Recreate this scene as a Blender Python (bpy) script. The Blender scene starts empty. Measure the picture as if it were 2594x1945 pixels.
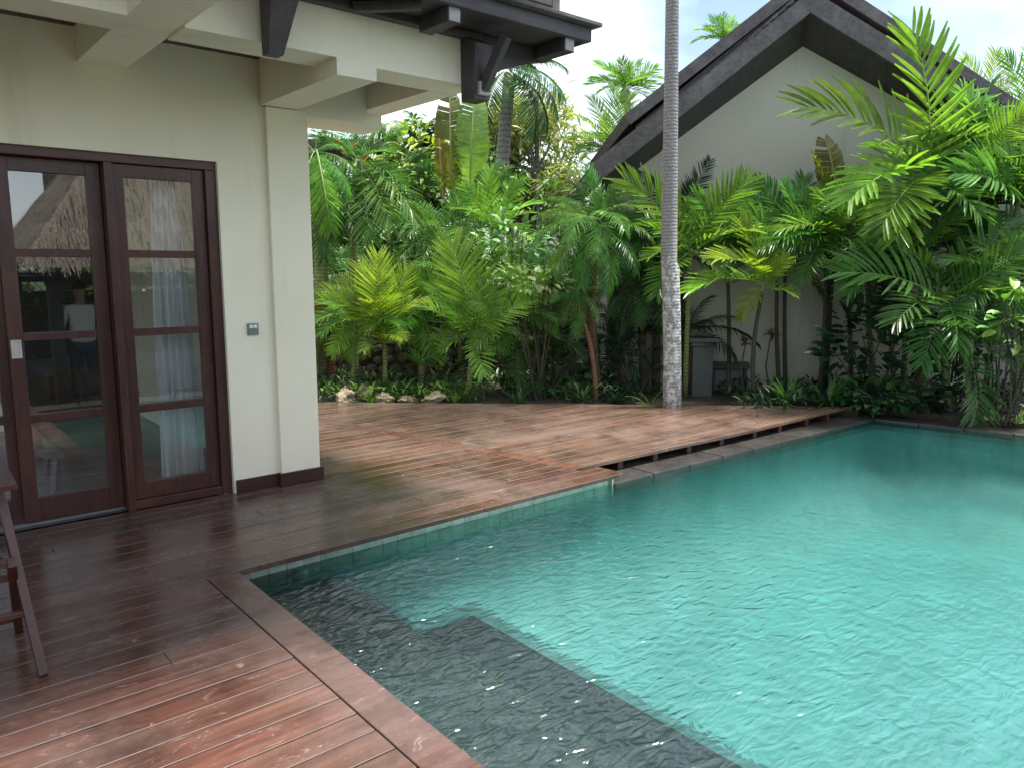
import bpy, bmesh, math, random
from mathutils import Vector, Matrix, Euler, noise as mnoise
R = math.radians
scene = bpy.context.scene
COL = scene.collection
random.seed(7)

# ------------------------------------------------------------------ camera
cam_d = bpy.data.cameras.new('camera'); cam = bpy.data.objects.new('camera', cam_d); COL.objects.link(cam)
cr_ = Vector((0.76255871, -0.6469163, 0.00187505)); cu_ = Vector((0.09567435, 0.11564265, 0.98867244)); cf_ = Vector((0.63980515, 0.75374139, -0.15007761))
cam.matrix_world = Matrix(((cr_.x, cu_.x, -cf_.x, 0), (cr_.y, cu_.y, -cf_.y, 0), (cr_.z, cu_.z, -cf_.z, 1.5), (0, 0, 0, 1)))
cam_d.sensor_width = 36.0; cam_d.lens = 0.7471 * 36.0; cam_d.clip_start = 0.05; cam_d.clip_end = 2000
scene.camera = cam

# ------------------------------------------------------------------ sky, sun, exposure
SUN_EL = 72.0
SUN_AZ = (0.86, -0.50)          # horizontal direction towards the sun
w = bpy.data.worlds.new('World'); scene.world = w; w.use_nodes = True
nt = w.node_tree; nt.nodes.clear()
wo = nt.nodes.new('ShaderNodeOutputWorld'); bg = nt.nodes.new('ShaderNodeBackground'); sky = nt.nodes.new('ShaderNodeTexSky')
sky.sky_type = 'NISHITA'; sky.sun_disc = False; sky.sun_elevation = R(SUN_EL); sky.sun_rotation = math.atan2(SUN_AZ[0], SUN_AZ[1])
sky.dust_density = 2.0; sky.air_density = 1.0; sky.altitude = 10
tc = nt.nodes.new('ShaderNodeTexCoord'); mp = nt.nodes.new('ShaderNodeMapping'); mp.inputs['Scale'].default_value = (1, 1, 2.2)
nz = nt.nodes.new('ShaderNodeTexNoise'); nz.inputs['Scale'].default_value = 1.7; nz.inputs['Detail'].default_value = 6; nz.inputs['Roughness'].default_value = .55
cr = nt.nodes.new('ShaderNodeValToRGB'); cr.color_ramp.elements[0].position = .38; cr.color_ramp.elements[1].position = .68
cr.color_ramp.elements[0].color = (.0, .0, .0, 1); cr.color_ramp.elements[1].color = (.75, .75, .75, 1)
mx = nt.nodes.new('ShaderNodeMixRGB'); mx.inputs[2].default_value = (9.6, 10.1, 10.6, 1)
nt.links.new(tc.outputs['Generated'], mp.inputs['Vector']); nt.links.new(mp.outputs[0], nz.inputs['Vector']); nt.links.new(nz.outputs['Fac'], cr.inputs[0])
nt.links.new(cr.outputs[0], mx.inputs[0]); nt.links.new(sky.outputs[0], mx.inputs[1]); nt.links.new(mx.outputs[0], bg.inputs[0]); nt.links.new(bg.outputs[0], wo.inputs[0])
bg.inputs[1].default_value = 0.115
sd = bpy.data.lights.new('sun', 'SUN'); so = bpy.data.objects.new('sun', sd); COL.objects.link(so)
sd.energy = 4.6; sd.angle = R(10); sd.color = (1.0, .955, .88)
sv = Vector((SUN_AZ[0], SUN_AZ[1], 0)).normalized() * math.cos(R(SUN_EL)); sv.z = math.sin(R(SUN_EL))
so.rotation_euler = sv.to_track_quat('Z', 'Y').to_euler(); so.location = (0, 0, 20)
scene.view_settings.view_transform = 'Standard'; scene.view_settings.look = 'None'; scene.view_settings.gamma = 1.0; scene.view_settings.use_curve_mapping = False
scene.view_settings.exposure = 1.15
scene.render.engine = 'CYCLES'
scene.cycles.max_bounces = 10; scene.cycles.transparent_max_bounces = 24; scene.cycles.transmission_bounces = 6; scene.cycles.diffuse_bounces = 4; scene.cycles.glossy_bounces = 4
scene.cycles.sample_clamp_indirect = 4; scene.cycles.use_denoising = True

# ------------------------------------------------------------------ helpers
ORG = {}
F0 = Vector((0.64713445, 0.76237589, 0)); R0 = Vector((0.76237589, -0.64713445, 0))
def G(s, d, z=0.0):            # garden frame: metres along the back edge of the deck, metres out, height
    v = F0 * d + R0 * s; return Vector((v.x, v.y, z))
def props(o, label=None, cat=None, group=None, kind=None):
    if label: o['label'] = label
    if cat: o['category'] = cat
    if group: o['group'] = group
    if kind: o['kind'] = kind
    return o
def empty(name, loc, label=None, cat=None, group=None, kind=None):
    o = bpy.data.objects.new(name, None); COL.objects.link(o); o.location = loc; ORG[o.name] = Vector(loc); o.empty_display_size = .1
    return props(o, label, cat, group, kind)
class MB:
    def __init__(s): s.v = []; s.f = []; s.m = []
    def face(s, pts, m=0):
        i = len(s.v); s.v += [Vector(p) for p in pts]; s.f.append(tuple(range(i, i + len(pts)))); s.m.append(m)
    def hexa(s, p, m=0):       # 8 points: bottom 0-3 ccw, top 4-7
        i = len(s.v); s.v += [Vector(q) for q in p]
        for f in ((3, 2, 1, 0), (4, 5, 6, 7), (0, 1, 5, 4), (1, 2, 6, 5), (2, 3, 7, 6), (3, 0, 4, 7)):
            s.f.append(tuple(i + k for k in f)); s.m.append(m)
        return s
    def box(s, x0, x1, y0, y1, z0, z1, m=0):
        return s.hexa([(x0, y0, z0), (x1, y0, z0), (x1, y1, z0), (x0, y1, z0), (x0, y0, z1), (x1, y0, z1), (x1, y1, z1), (x0, y1, z1)], m)
    def prism(s, poly, z0, z1, m=0):
        n = len(poly); i = len(s.v)
        s.v += [Vector((p[0], p[1], z0)) for p in poly] + [Vector((p[0], p[1], z1)) for p in poly]
        s.f.append(tuple(i + k for k in reversed(range(n)))); s.f.append(tuple(i + n + k for k in range(n))); s.m += [m, m]
        for k in range(n): s.f.append((i + k, i + (k + 1) % n, i + n + (k + 1) % n, i + n + k)); s.m.append(m)
        return s
    def bar(s, a, b, w, h=None, up=(0, 0, 1), m=0, w2=None, h2=None):
        a = Vector(a); b = Vector(b); h = h or w; d = (b - a).normalized(); u = Vector(up); sd_ = d.cross(u)
        if sd_.length < 1e-4: sd_ = d.cross(Vector((1, 0, 0)))
        sd_.normalize(); u = sd_.cross(d); w2 = w2 or w; h2 = h2 or h
        q = lambda c, ww, hh: [c - sd_ * ww / 2 - u * hh / 2, c + sd_ * ww / 2 - u * hh / 2, c + sd_ * ww / 2 + u * hh / 2, c - sd_ * ww / 2 + u * hh / 2]
        return s.hexa(q(a, w, h) + q(b, w2, h2), m)
    def tube(s, pts, rad, n=8, m=0, cap=True):
        pts = [Vector(p) for p in pts]; base = len(s.v); pu = None
        for k, p in enumerate(pts):
            d = (pts[min(k + 1, len(pts) - 1)] - pts[max(k - 1, 0)]).normalized()
            u = d.cross(Vector((0, 1, 0.01))) if pu is None else pu - d * pu.dot(d)
            if u.length < 1e-4: u = d.cross(Vector((1, 0, 0)))
            u.normalize(); pu = u; v_ = d.cross(u); r = rad[k] if hasattr(rad, '__len__') else rad
            for j in range(n):
                a = 2 * math.pi * j / n; s.v.append(p + (u * math.cos(a) + v_ * math.sin(a)) * r)
        for k in range(len(pts) - 1):
            for j in range(n):
                a = base + k * n + j; b = base + k * n + (j + 1) % n; s.f.append((a, b, b + n, a + n)); s.m.append(m)
        if cap:
            s.f.append(tuple(base + j for j in reversed(range(n)))); e = base + (len(pts) - 1) * n; s.f.append(tuple(e + j for j in range(n))); s.m += [m, m]
        return s
    def mesh(s, name, org=Vector((0, 0, 0)), smooth=False):
        me = bpy.data.meshes.new(name); me.from_pydata([tuple(v - org) for v in s.v], [], s.f); me.polygons.foreach_set('material_index', s.m)
        if smooth: me.polygons.foreach_set('use_smooth', [True] * len(s.f))
        me.update(); return me
    def build(s, name, mats, parent=None, smooth=False, bevel=0, org=None, **kw):
        if not isinstance(mats, (list, tuple)): mats = [mats]
        o_ = ORG[parent.name] if parent is not None else (Vector(org) if org is not None else Vector((0, 0, 0)))
        me = s.mesh(name, o_, smooth)
        for mt in mats: me.materials.append(mt)
        o = bpy.data.objects.new(name, me); COL.objects.link(o)
        if parent is not None: o.parent = parent
        else: o.location = o_
        ORG[o.name] = o_
        if bevel:
            b = o.modifiers.new('bevel', 'BEVEL'); b.width = bevel; b.segments = 2; b.limit_method = 'ANGLE'
        return props(o, **kw)
def B(x0, x1, y0, y1, z0, z1): return MB().box(x0, x1, y0, y1, z0, z1)

# ------------------------------------------------------------------ materials
class NT:
    def __init__(s, name):
        s.m = bpy.data.materials.new(name); s.m.use_nodes = True; s.t = s.m.node_tree; s.t.nodes.clear(); s.out = s.n('OutputMaterial')
    def n(s, t, **kw):
        x = s.t.nodes.new('ShaderNode' + t)
        for k, v in kw.items():
            if k in x.inputs: x.inputs[k].default_value = v
            else: setattr(x, k, v)
        return x
    def l(s, a, b): s.t.links.new(a, b)
    def coord(s, kind='Object', scale=(1, 1, 1), rand=False):
        c = s.n('TexCoord'); mp_ = s.n('Mapping'); mp_.inputs['Scale'].default_value = scale; s.l(c.outputs[kind], mp_.inputs['Vector'])
        if rand:
            oi = s.n('ObjectInfo'); mu = s.n('Math', operation='MULTIPLY'); mu.inputs[1].default_value = 40; s.l(oi.outputs['Random'], mu.inputs[0])
            cb = s.n('CombineXYZ'); s.l(mu.outputs[0], cb.inputs[0]); s.l(mu.outputs[0], cb.inputs[2]); s.l(cb.outputs[0], mp_.inputs['Location'])
        return mp_.outputs[0]
    def noise(s, vec, scale=5, detail=4, rough=.55, dist=0):
        x = s.n('TexNoise'); x.inputs['Scale'].default_value = scale; x.inputs['Detail'].default_value = detail; x.inputs['Roughness'].default_value = rough; x.inputs['Distortion'].default_value = dist
        s.l(vec, x.inputs['Vector']); return x.outputs['Fac']
    def ramp(s, fac, stops):
        x = s.n('ValToRGB'); e = x.color_ramp.elements
        while len(e) < len(stops): e.new(.5)
        for k, (p, c) in enumerate(stops): e[k].position = p; e[k].color = (c[0], c[1], c[2], 1) if hasattr(c, '__len__') else (c, c, c, 1)
        s.l(fac, x.inputs[0]); return x.outputs[0]
    def mix(s, a, b, fac=.5, mode='MIX'):
        x = s.n('MixRGB', blend_type=mode)
        for k, v in ((0, fac), (1, a), (2, b)):
            if isinstance(v, (int, float)): x.inputs[k].default_value = v if k == 0 else (v, v, v, 1)
            elif isinstance(v, tuple): x.inputs[k].default_value = (v[0], v[1], v[2], 1)
            else: s.l(v, x.inputs[k])
        return x.outputs[0]
    def bump(s, h, strength=.3, dist=.01, normal=None):
        x = s.n('Bump'); x.inputs['Strength'].default_value = strength; x.inputs['Distance'].default_value = dist; s.l(h, x.inputs['Height'])
        if normal is not None: s.l(normal, x.inputs['Normal'])
        return x.outputs[0]
    def pbr(s, col, rough=.6, bump=None, spec=.5, metal=0):
        b = s.n('BsdfPrincipled')
        for nm, v in (('Base Color', col), ('Roughness', rough), ('Specular IOR Level', spec), ('Metallic', metal)):
            if isinstance(v, (int, float)): b.inputs[nm].default_value = v
            elif isinstance(v, tuple): b.inputs[nm].default_value = (v[0], v[1], v[2], 1)
            else: s.l(v, b.inputs[nm])
        if bump is not None: s.l(bump, b.inputs['Normal'])
        s.l(b.outputs[0], s.out.inputs[0]); return s.m

def m_plaster(name, c, var=.08, stain=(.25, .24, .16), stain_amt=.25, sc=1.0):
    t = NT(name); v = t.coord('Object'); a = t.noise(v, 1.3 * sc, 5, .6); f = t.noise(v, 90, 3, .6)
    lo = tuple(x * (1 - var) for x in c); hi = tuple(min(1, x * (1 + var)) for x in c)
    col = t.ramp(a, [(.3, lo), (.7, hi)])
    v2 = t.coord('Object', (2.2, 2.2, .35)); st = t.noise(v2, 1.6, 6, .65); fac = t.ramp(st, [(.55, 0.0), (.8, stain_amt)])
    col = t.mix(col, stain, fac)
    return t.pbr(col, .85, t.bump(f, .25, .004, t.bump(t.noise(v, 7, 4, .6), .2, .01)), .25)
def m_wood(name, dark, light, rough=.45, axis='x', grain=1.0, spec=.5, wear=None, wear_amt=0.0, bumps=.25):
    t = NT(name); sc = {'x': (1.2, 14, 14), 'y': (14, 1.2, 14), 'z': (14, 14, 1.2)}[axis]
    v = t.coord('Object', tuple(k * grain for k in sc), True); a = t.noise(v, 1.5, 7, .62, .6)
    col = t.ramp(a, [(.28, dark), (.72, light)])
    fine = t.noise(t.coord('Object', tuple(k * 3 * grain for k in sc)), 2.5, 4, .6)
    col = t.mix(col, t.ramp(fine, [(.3, .72), (.7, 1.15)]), 1.0, 'MULTIPLY')
    if wear:
        pv = t.coord('Object', (1, 1, 1)); p = t.noise(pv, 2.2, 6, .65); col = t.mix(col, wear, t.ramp(p, [(.5, 0.0), (.75, wear_amt)]))
    return t.pbr(col, rough, t.bump(fine, bumps, .003), spec)
def m_plain(name, c, rough=.5, metal=0, spec=.5, var=.12, sc=12):
    t = NT(name); a = t.noise(t.coord('Object'), sc, 4, .6)
    return t.pbr(t.ramp(a, [(.3, tuple(x * (1 - var) for x in c)), (.7, tuple(min(1, x * (1 + var)) for x in c))]), rough, None, spec, metal)

def m_leaf(name, transl=.42, rough=.33, spec=.5, sat=1.0):
    t = NT(name); oi = t.n('ObjectInfo'); v = t.coord('Object', (1, 1, 1), True)
    a = t.noise(v, 5, 3, .6); b_ = t.noise(v, 26, 2, .5)
    col = t.mix(oi.outputs['Color'], t.ramp(a, [(.25, .62), (.75, 1.35)]), 1.0, 'MULTIPLY')
    col = t.mix(col, t.ramp(b_, [(.3, .85), (.7, 1.12)]), 1.0, 'MULTIPLY')
    hs = t.n('HueSaturation'); mr = t.n('MapRange'); mr.inputs[3].default_value = .478; mr.inputs[4].default_value = .515; t.l(oi.outputs['Random'], mr.inputs[0]); t.l(mr.outputs[0], hs.inputs['Hue']); t.l(col, hs.inputs['Color'])
    mv = t.n('MapRange'); mv.inputs[3].default_value = .72; mv.inputs[4].default_value = 1.28
    wn = t.n('TexWhiteNoise', noise_dimensions='1D'); t.l(oi.outputs['Random'], wn.inputs['W']); t.l(wn.outputs['Value'], mv.inputs[0]); t.l(mv.outputs[0], hs.inputs['Value'])
    p = t.n('BsdfPrincipled'); t.l(hs.outputs[0], p.inputs['Base Color']); p.inputs['Roughness'].default_value = rough; p.inputs['Specular IOR Level'].default_value = spec
    tr = t.n('BsdfTranslucent'); tcol = t.mix(hs.outputs[0], (1.35, 1.45, .5), 1.0, 'MULTIPLY'); t.l(tcol, tr.inputs[0])
    ms = t.n('MixShader'); ms.inputs[0].default_value = transl; t.l(p.outputs[0], ms.inputs[1]); t.l(tr.outputs[0], ms.inputs[2]); t.l(ms.outputs[0], t.out.inputs[0])
    return t.m
def m_stem(name):
    t = NT(name); oi = t.n('ObjectInfo'); c = t.mix(oi.outputs['Color'], (.30, .34, .14), .45)
    return t.pbr(c, .5)

M = {}
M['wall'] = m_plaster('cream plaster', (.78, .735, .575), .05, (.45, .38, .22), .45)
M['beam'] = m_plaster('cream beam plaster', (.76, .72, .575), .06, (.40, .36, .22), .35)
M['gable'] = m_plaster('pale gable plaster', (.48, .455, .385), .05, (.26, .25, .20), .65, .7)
M['dkwood'] = m_wood('dark stained timber', (.030, .026, .030), (.068, .058, .060), .5, 'x', wear=(.13, .12, .12), wear_amt=.5)
M['dkwood_z'] = m_wood('dark stained post timber', (.030, .026, .030), (.068, .058, .060), .5, 'z', wear=(.13, .12, .12), wear_amt=.4)
M['barge'] = m_wood('weathered barge timber', (.055, .05, .05), (.13, .12, .12), .6, 'x', wear=(.26, .24, .23), wear_amt=.6)
M['lit_end'] = m_plain('lit beam end', (.36, .35, .34), .7, sc=30)  # light falling on the timber end faces, put into their colour
M['red'] = m_wood('red brown door timber', (.036, .015, .013), (.080, .029, .022), .32, 'z', wear=(.16, .06, .035), wear_amt=.3)
M['redx'] = m_wood('red brown rail timber', (.038, .015, .013), (.090, .031, .023), .32, 'x', wear=(.16, .06, .035), wear_amt=.3)
M['step1'] = None; M['skirt'] = m_wood('dark skirting timber', (.030, .012, .010), (.06, .022, .017), .35, 'x')
M['white'] = m_plain('white plastic', (.75, .76, .74), .35, sc=5, var=.04)
M['grey'] = m_plain('grey plastic', (.16, .19, .18), .4)
M['metal'] = m_plain('brushed metal', (.62, .62, .60), .35, .9)
M['curtain'] = m_plain('white curtain cloth', (.90, .92, .92), .9, sc=20, var=.04)
M['soil'] = m_plain('dark garden soil', (.045, .035, .025), .95, sc=8, var=.5)
M['sub'] = m_plain('deck gap shade', (.030, .018, .014), .85, sc=6, var=.4)
M['leaf'] = m_leaf('leaf'); M['leafd'] = m_leaf('thick leaf', .24, .42, .4); M['stem'] = m_stem('leaf stalk')
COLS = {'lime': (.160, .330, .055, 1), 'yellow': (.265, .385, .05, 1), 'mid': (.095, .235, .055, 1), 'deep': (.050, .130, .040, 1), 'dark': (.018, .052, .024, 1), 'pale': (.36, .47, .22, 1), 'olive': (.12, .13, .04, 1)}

# deck boards: tint comes from the board (object colour), grain from noise along the board
t = NT('wet hardwood decking'); oi = t.n('ObjectInfo'); v = t.coord('Object', (.9, 16, 16), True)
a = t.noise(v, 1.6, 8, .65, .5); fine = t.noise(t.coord('Object', (3, 60, 60), True), 2.5, 4, .6)
col = t.ramp(a, [(.25, (.036, .0175, .0125)), (.5, (.084, .040, .028)), (.78, (.150, .076, .051))])
col = t.mix(col, oi.outputs['Color'], 1.0, 'MULTIPLY')
gv = t.coord('Object', (1, 1, 1)); wear = t.noise(gv, 1.1, 7, .68, .4); col = t.mix(col, (.185, .142, .125), t.ramp(wear, [(.46, 0.0), (.72, .55)]))
scuff = t.noise(t.coord('Object', (2.2, 5.5, 1)), 3.2, 8, .75, 1.2); col = t.mix(col, (.40, .31, .27), t.ramp(scuff, [(.58, 0.0), (.70, .55)]))
stain = t.noise(gv, 3.1, 5, .6); col = t.mix(col, t.ramp(stain, [(.33, .55), (.5, 1.0)]), 1.0, 'MULTIPLY')
rg = t.mix(t.ramp(wear, [(.35, .13), (.7, .38)]), t.ramp(fine, [(.3, .9), (.7, 1.15)]), 1.0, 'MULTIPLY')
M['deck'] = t.pbr(col, rg, t.bump(fine, .30, .002, t.bump(a, .15, .004)), .55)
M['deckedge'] = m_wood('worn board edge', (.07, .046, .037), (.14, .10, .082), .55, 'x')
# glass
t = NT('door glass'); fr = t.n('Fresnel'); fr.inputs['IOR'].default_value = 2.0
tr = t.n('BsdfTransparent'); tr.inputs[0].default_value = (.99, 1, .995, 1); gl = t.n('BsdfGlossy'); gl.inputs['Roughness'].default_value = .004; gl.inputs[0].default_value = (.96, .98, 1, 1)
ms = t.n('MixShader'); t.l(fr.outputs[0], ms.inputs[0]); t.l(tr.outputs[0], ms.inputs[1]); t.l(gl.outputs[0], ms.inputs[2]); t.l(ms.outputs[0], t.out.inputs[0]); M['glass'] = t.m
# water: ripples, fresnel reflection over refraction
t = NT('pool water'); v = t.coord('Object', (1, 1, 1)); rot = t.n('Mapping'); rot.inputs['Rotation'].default_value = (0, 0, R(-38)); rot.inputs['Scale'].default_value = (.66, 1.4, 1); t.l(v, rot.inputs['Vector'])
n1 = t.noise(rot.outputs[0], 11.5, 1.8, .5, 1.1); n2 = t.noise(rot.outputs[0], 26, 1, .5, .6); n3 = t.noise(v, 1.6, 2, .5)
wv = t.n('TexWave', wave_type='RINGS', rings_direction='Z', wave_profile='SIN'); wmp = t.n('Mapping'); wmp.inputs['Location'].default_value = (-2.15, -1.35, 0); t.l(v, wmp.inputs['Vector']); t.l(wmp.outputs[0], wv.inputs['Vector']); wv.inputs['Scale'].default_value = 3.0; wv.inputs['Distortion'].default_value = 3.0; wv.inputs['Detail'].default_value = 2
amp = t.n('VectorMath', operation='DISTANCE'); amp.inputs[1].default_value = (2.2, 2.3, 0); t.l(v, amp.inputs[0]); am = t.ramp(amp.outputs['Value'], [(0.0, 1.0), (1.0, .5)])
mr = t.n('MapRange'); mr.inputs[1].default_value = 0.6; mr.inputs[2].default_value = 3.6; mr.inputs[3].default_value = 1.0; mr.inputs[4].default_value = .085; t.l(amp.outputs['Value'], mr.inputs[0])
h = t.mix(n1, n2, .22); h = t.mix(h, wv.outputs['Fac'], .06); h = t.mix(h, n3, .25)
bm = t.n('Bump'); bm.inputs['Distance'].default_value = .037; t.l(mr.outputs[0], bm.inputs['Strength']); t.l(h, bm.inputs['Height'])
fr = t.n('Fresnel'); fr.inputs['IOR'].default_value = 1.75; t.l(bm.outputs[0], fr.inputs['Normal'])
rf = t.n('BsdfRefraction'); rf.inputs['IOR'].default_value = 1.06; rf.inputs['Roughness'].default_value = .02; rf.inputs[0].default_value = (.88, .98, .97, 1); t.l(bm.outputs[0], rf.inputs['Normal'])
tr = t.n('BsdfTransparent'); tr.inputs[0].default_value = (.88, .98, .97, 1); m1 = t.n('MixShader'); m1.inputs[0].default_value = .45; t.l(rf.outputs[0], m1.inputs[1]); t.l(tr.outputs[0], m1.inputs[2])
gl = t.n('BsdfGlossy'); gl.inputs['Roughness'].default_value = .15; t.l(bm.outputs[0], gl.inputs['Normal']); m2 = t.n('MixShader'); t.l(fr.outputs[0], m2.inputs[0]); t.l(m1.outputs[0], m2.inputs[1]); t.l(gl.outputs[0], m2.inputs[2]); df = t.n('BsdfDiffuse'); df.inputs[0].default_value = (.07, .34, .31, 1); m3 = t.n('MixShader'); m3.inputs[0].default_value = .018; t.l(m2.outputs[0], m3.inputs[1]); t.l(df.outputs[0], m3.inputs[2]); t.l(m3.outputs[0], t.out.inputs[0]); M['water'] = t.m
# pool stone
def m_pool(name, c1, c2, mortar, sc):
    t = NT(name); v = t.coord('Object'); br = t.n('TexBrick'); br.offset = 0; br.inputs['Scale'].default_value = sc; br.inputs['Mortar Size'].default_value = .012; br.inputs['Brick Width'].default_value = .5; br.inputs['Row Height'].default_value = .5
    br.inputs['Color1'].default_value = (*c1, 1); br.inputs['Color2'].default_value = (*c2, 1); br.inputs['Mortar'].default_value = (*mortar, 1); t.l(v, br.inputs['Vector'])
    n = t.noise(v, 3, 5, .6); col = t.mix(br.outputs['Color'], t.ramp(n, [(.3, .75), (.7, 1.2)]), 1.0, 'MULTIPLY'); return t.pbr(col, .6, None, .4)
M['poolfloor'] = m_pool('green pool stone', (.105, .34, .33), (.098, .32, .31), (.09, .30, .29), 5)
M['poolwall'] = m_pool('green pool wall stone', (.075, .31, .26), (.070, .28, .24), (.06, .24, .2), 5)
M['step1'] = m_pool('grey green pool step stone', (.034, .048, .047), (.030, .043, .042), (.022, .03, .03), 5)
M['step'] = m_pool('dark pool step stone', (.018, .025, .028), (.015, .022, .025), (.011, .016, .017), 5)
t = NT('pale green tile'); v = t.coord('Object', (1, 1, 1), True); n = t.noise(v, 9, 6, .65); M['tile'] = t.pbr(t.ramp(n, [(.3, (.24, .37, .29)), (.55, (.44, .55, .47)), (.8, (.66, .70, .66))]), .22, t.bump(n, .15, .004), .55)
t = NT('dark coping stone'); v = t.coord('Object', (1, 1, 1), True); n = t.noise(v, 14, 7, .7); n2 = t.noise(v, 2.5, 4, .6); c = t.ramp(n, [(.3, (.020, .020, .019)), (.7, (.058, .052, .047))]); M['coping'] = t.pbr(t.mix(c, t.ramp(n2, [(.35, .7), (.65, 1.3)]), 1.0, 'MULTIPLY'), .32, t.bump(n, .4, .004), .5)
t = NT('rubble stone'); v = t.coord('Object', (1, 1, 1), True); n = t.noise(v, 8, 7, .7); oi = t.n('ObjectInfo'); c = t.ramp(n, [(.3, (.07, .058, .045)), (.7, (.20, .165, .13))]); rr = t.ramp(oi.outputs['Random'], [(0, .6), (1, 1.35)]); M['rubble'] = t.pbr(t.mix(c, rr, 1.0, 'MULTIPLY'), .9, t.bump(n, .8, .02))
t = NT('coral rock'); v = t.coord('Object'); n = t.noise(v, 22, 8, .75); n2 = t.noise(v, 7, 5, .7); c = t.ramp(n, [(.32, (.11, .08, .045)), (.5, (.36, .30, .19)), (.75, (.55, .50, .38))]); M['coral'] = t.pbr(c, .95, t.bump(n, 1.0, .03, t.bump(n2, 1.0, .05)))
# trunks: rings and lichen
def m_trunk(name, dark, light, ring=14, lich=(.62, .63, .60), lamt=.0, lz=(0, 1)):
    t = NT(name); v = t.coord('Object'); wv = t.n('TexWave', wave_type='BANDS', bands_direction='Z'); wv.inputs['Scale'].default_value = ring; wv.inputs['Distortion'].default_value = 2.6; wv.inputs['Detail'].default_value = 4; wv.inputs['Detail Scale'].default_value = 2.0; t.l(v, wv.inputs['Vector'])
    n = t.noise(v, 30, 6, .7); c = t.mix(t.ramp(n, [(.3, dark), (.7, light)]), t.ramp(wv.outputs['Fac'], [(.0, .62), (.25, 1.0), (1, 1.08)]), 1.0, 'MULTIPLY')
    if lamt:
        n2 = t.noise(t.coord('Object', (1, 1, .8)), 20, 8, .72); sp = t.n('SeparateXYZ'); t.l(v, sp.inputs[0]); mr = t.n('MapRange'); mr.inputs[1].default_value = lz[0]; mr.inputs[2].default_value = lz[1]; mr.inputs[3].default_value = .17; mr.inputs[4].default_value = -.05; t.l(sp.outputs['Z'], mr.inputs[0])
        ad = t.n('Math', operation='ADD'); t.l(n2, ad.inputs[0]); t.l(mr.outputs[0], ad.inputs[1]); c = t.mix(c, lich, t.ramp(ad.outputs[0], [(.66, 0.0), (.72, lamt)]))
    return t.pbr(c, .85, t.bump(n, .35, .01, t.bump(wv.outputs['Fac'], .30, .008)), .3)
M['trunk_big'] = m_trunk('ringed grey trunk', (.18, .17, .165), (.35, .335, .33), 9, lamt=.8, lz=(1.5, 1.9))
TR = {'green': m_trunk('green palm stem', (.09, .13, .04), (.22, .26, .12), 7), 'dark': m_trunk('dark palm stem', (.035, .035, .022), (.09, .085, .06), 9), 'brown': m_trunk('brown palm stem', (.05, .035, .022), (.13, .085, .05), 14),
      'red': m_trunk('reddish palm stem', (.11, .055, .038), (.23, .12, .09), 6), 'grey': m_trunk('grey coconut stem', (.14, .13, .11), (.30, .28, .25), 3), 'orange': m_trunk('orange palm stem', (.12, .06, .035), (.22, .12, .07), 9)}
t = NT('thatch'); v = t.coord('Object', (8, 8, 8)); n = t.noise(t.coord('Object', (30, 30, 4)), 1.5, 6, .7); M['thatch'] = t.pbr(t.ramp(n, [(.3, (.13, .10, .075)), (.55, (.44, .36, .28)), (.8, (.66, .57, .47))]), .95, t.bump(n, 1.0, .04))
M['shingle'] = m_wood('weathered shingle', (.06, .052, .048), (.17, .15, .14), .8, 'y', .6)
M['stonefloor'] = m_plain('grey stone floor', (.22, .225, .22), .45, sc=3, var=.2)
M['rattan'] = m_plain('rattan weave', (.11, .07, .035), .6, sc=60, var=.45)
M['greencush'] = m_plain('green cushion cloth', (.10, .16, .06), .9)
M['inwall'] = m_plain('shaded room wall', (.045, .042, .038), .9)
M['skin'] = m_plain('skin', (.35, .20, .13), .5, var=.05); M['shirt'] = m_plain('pale shirt cloth', (.62, .62, .56), .9, var=.08); M['trousers'] = m_plain('dark denim', (.03, .04, .065), .9); M['hair'] = m_plain('black hair', (.012, .010, .009), .5)
M['hatch'] = m_plaster('grey hatch paint', (.19, .20, .195), .06); M['pedestal'] = m_plaster('grey pedestal plaster', (.10, .105, .10), .1, (.05, .05, .045), .6)

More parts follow.
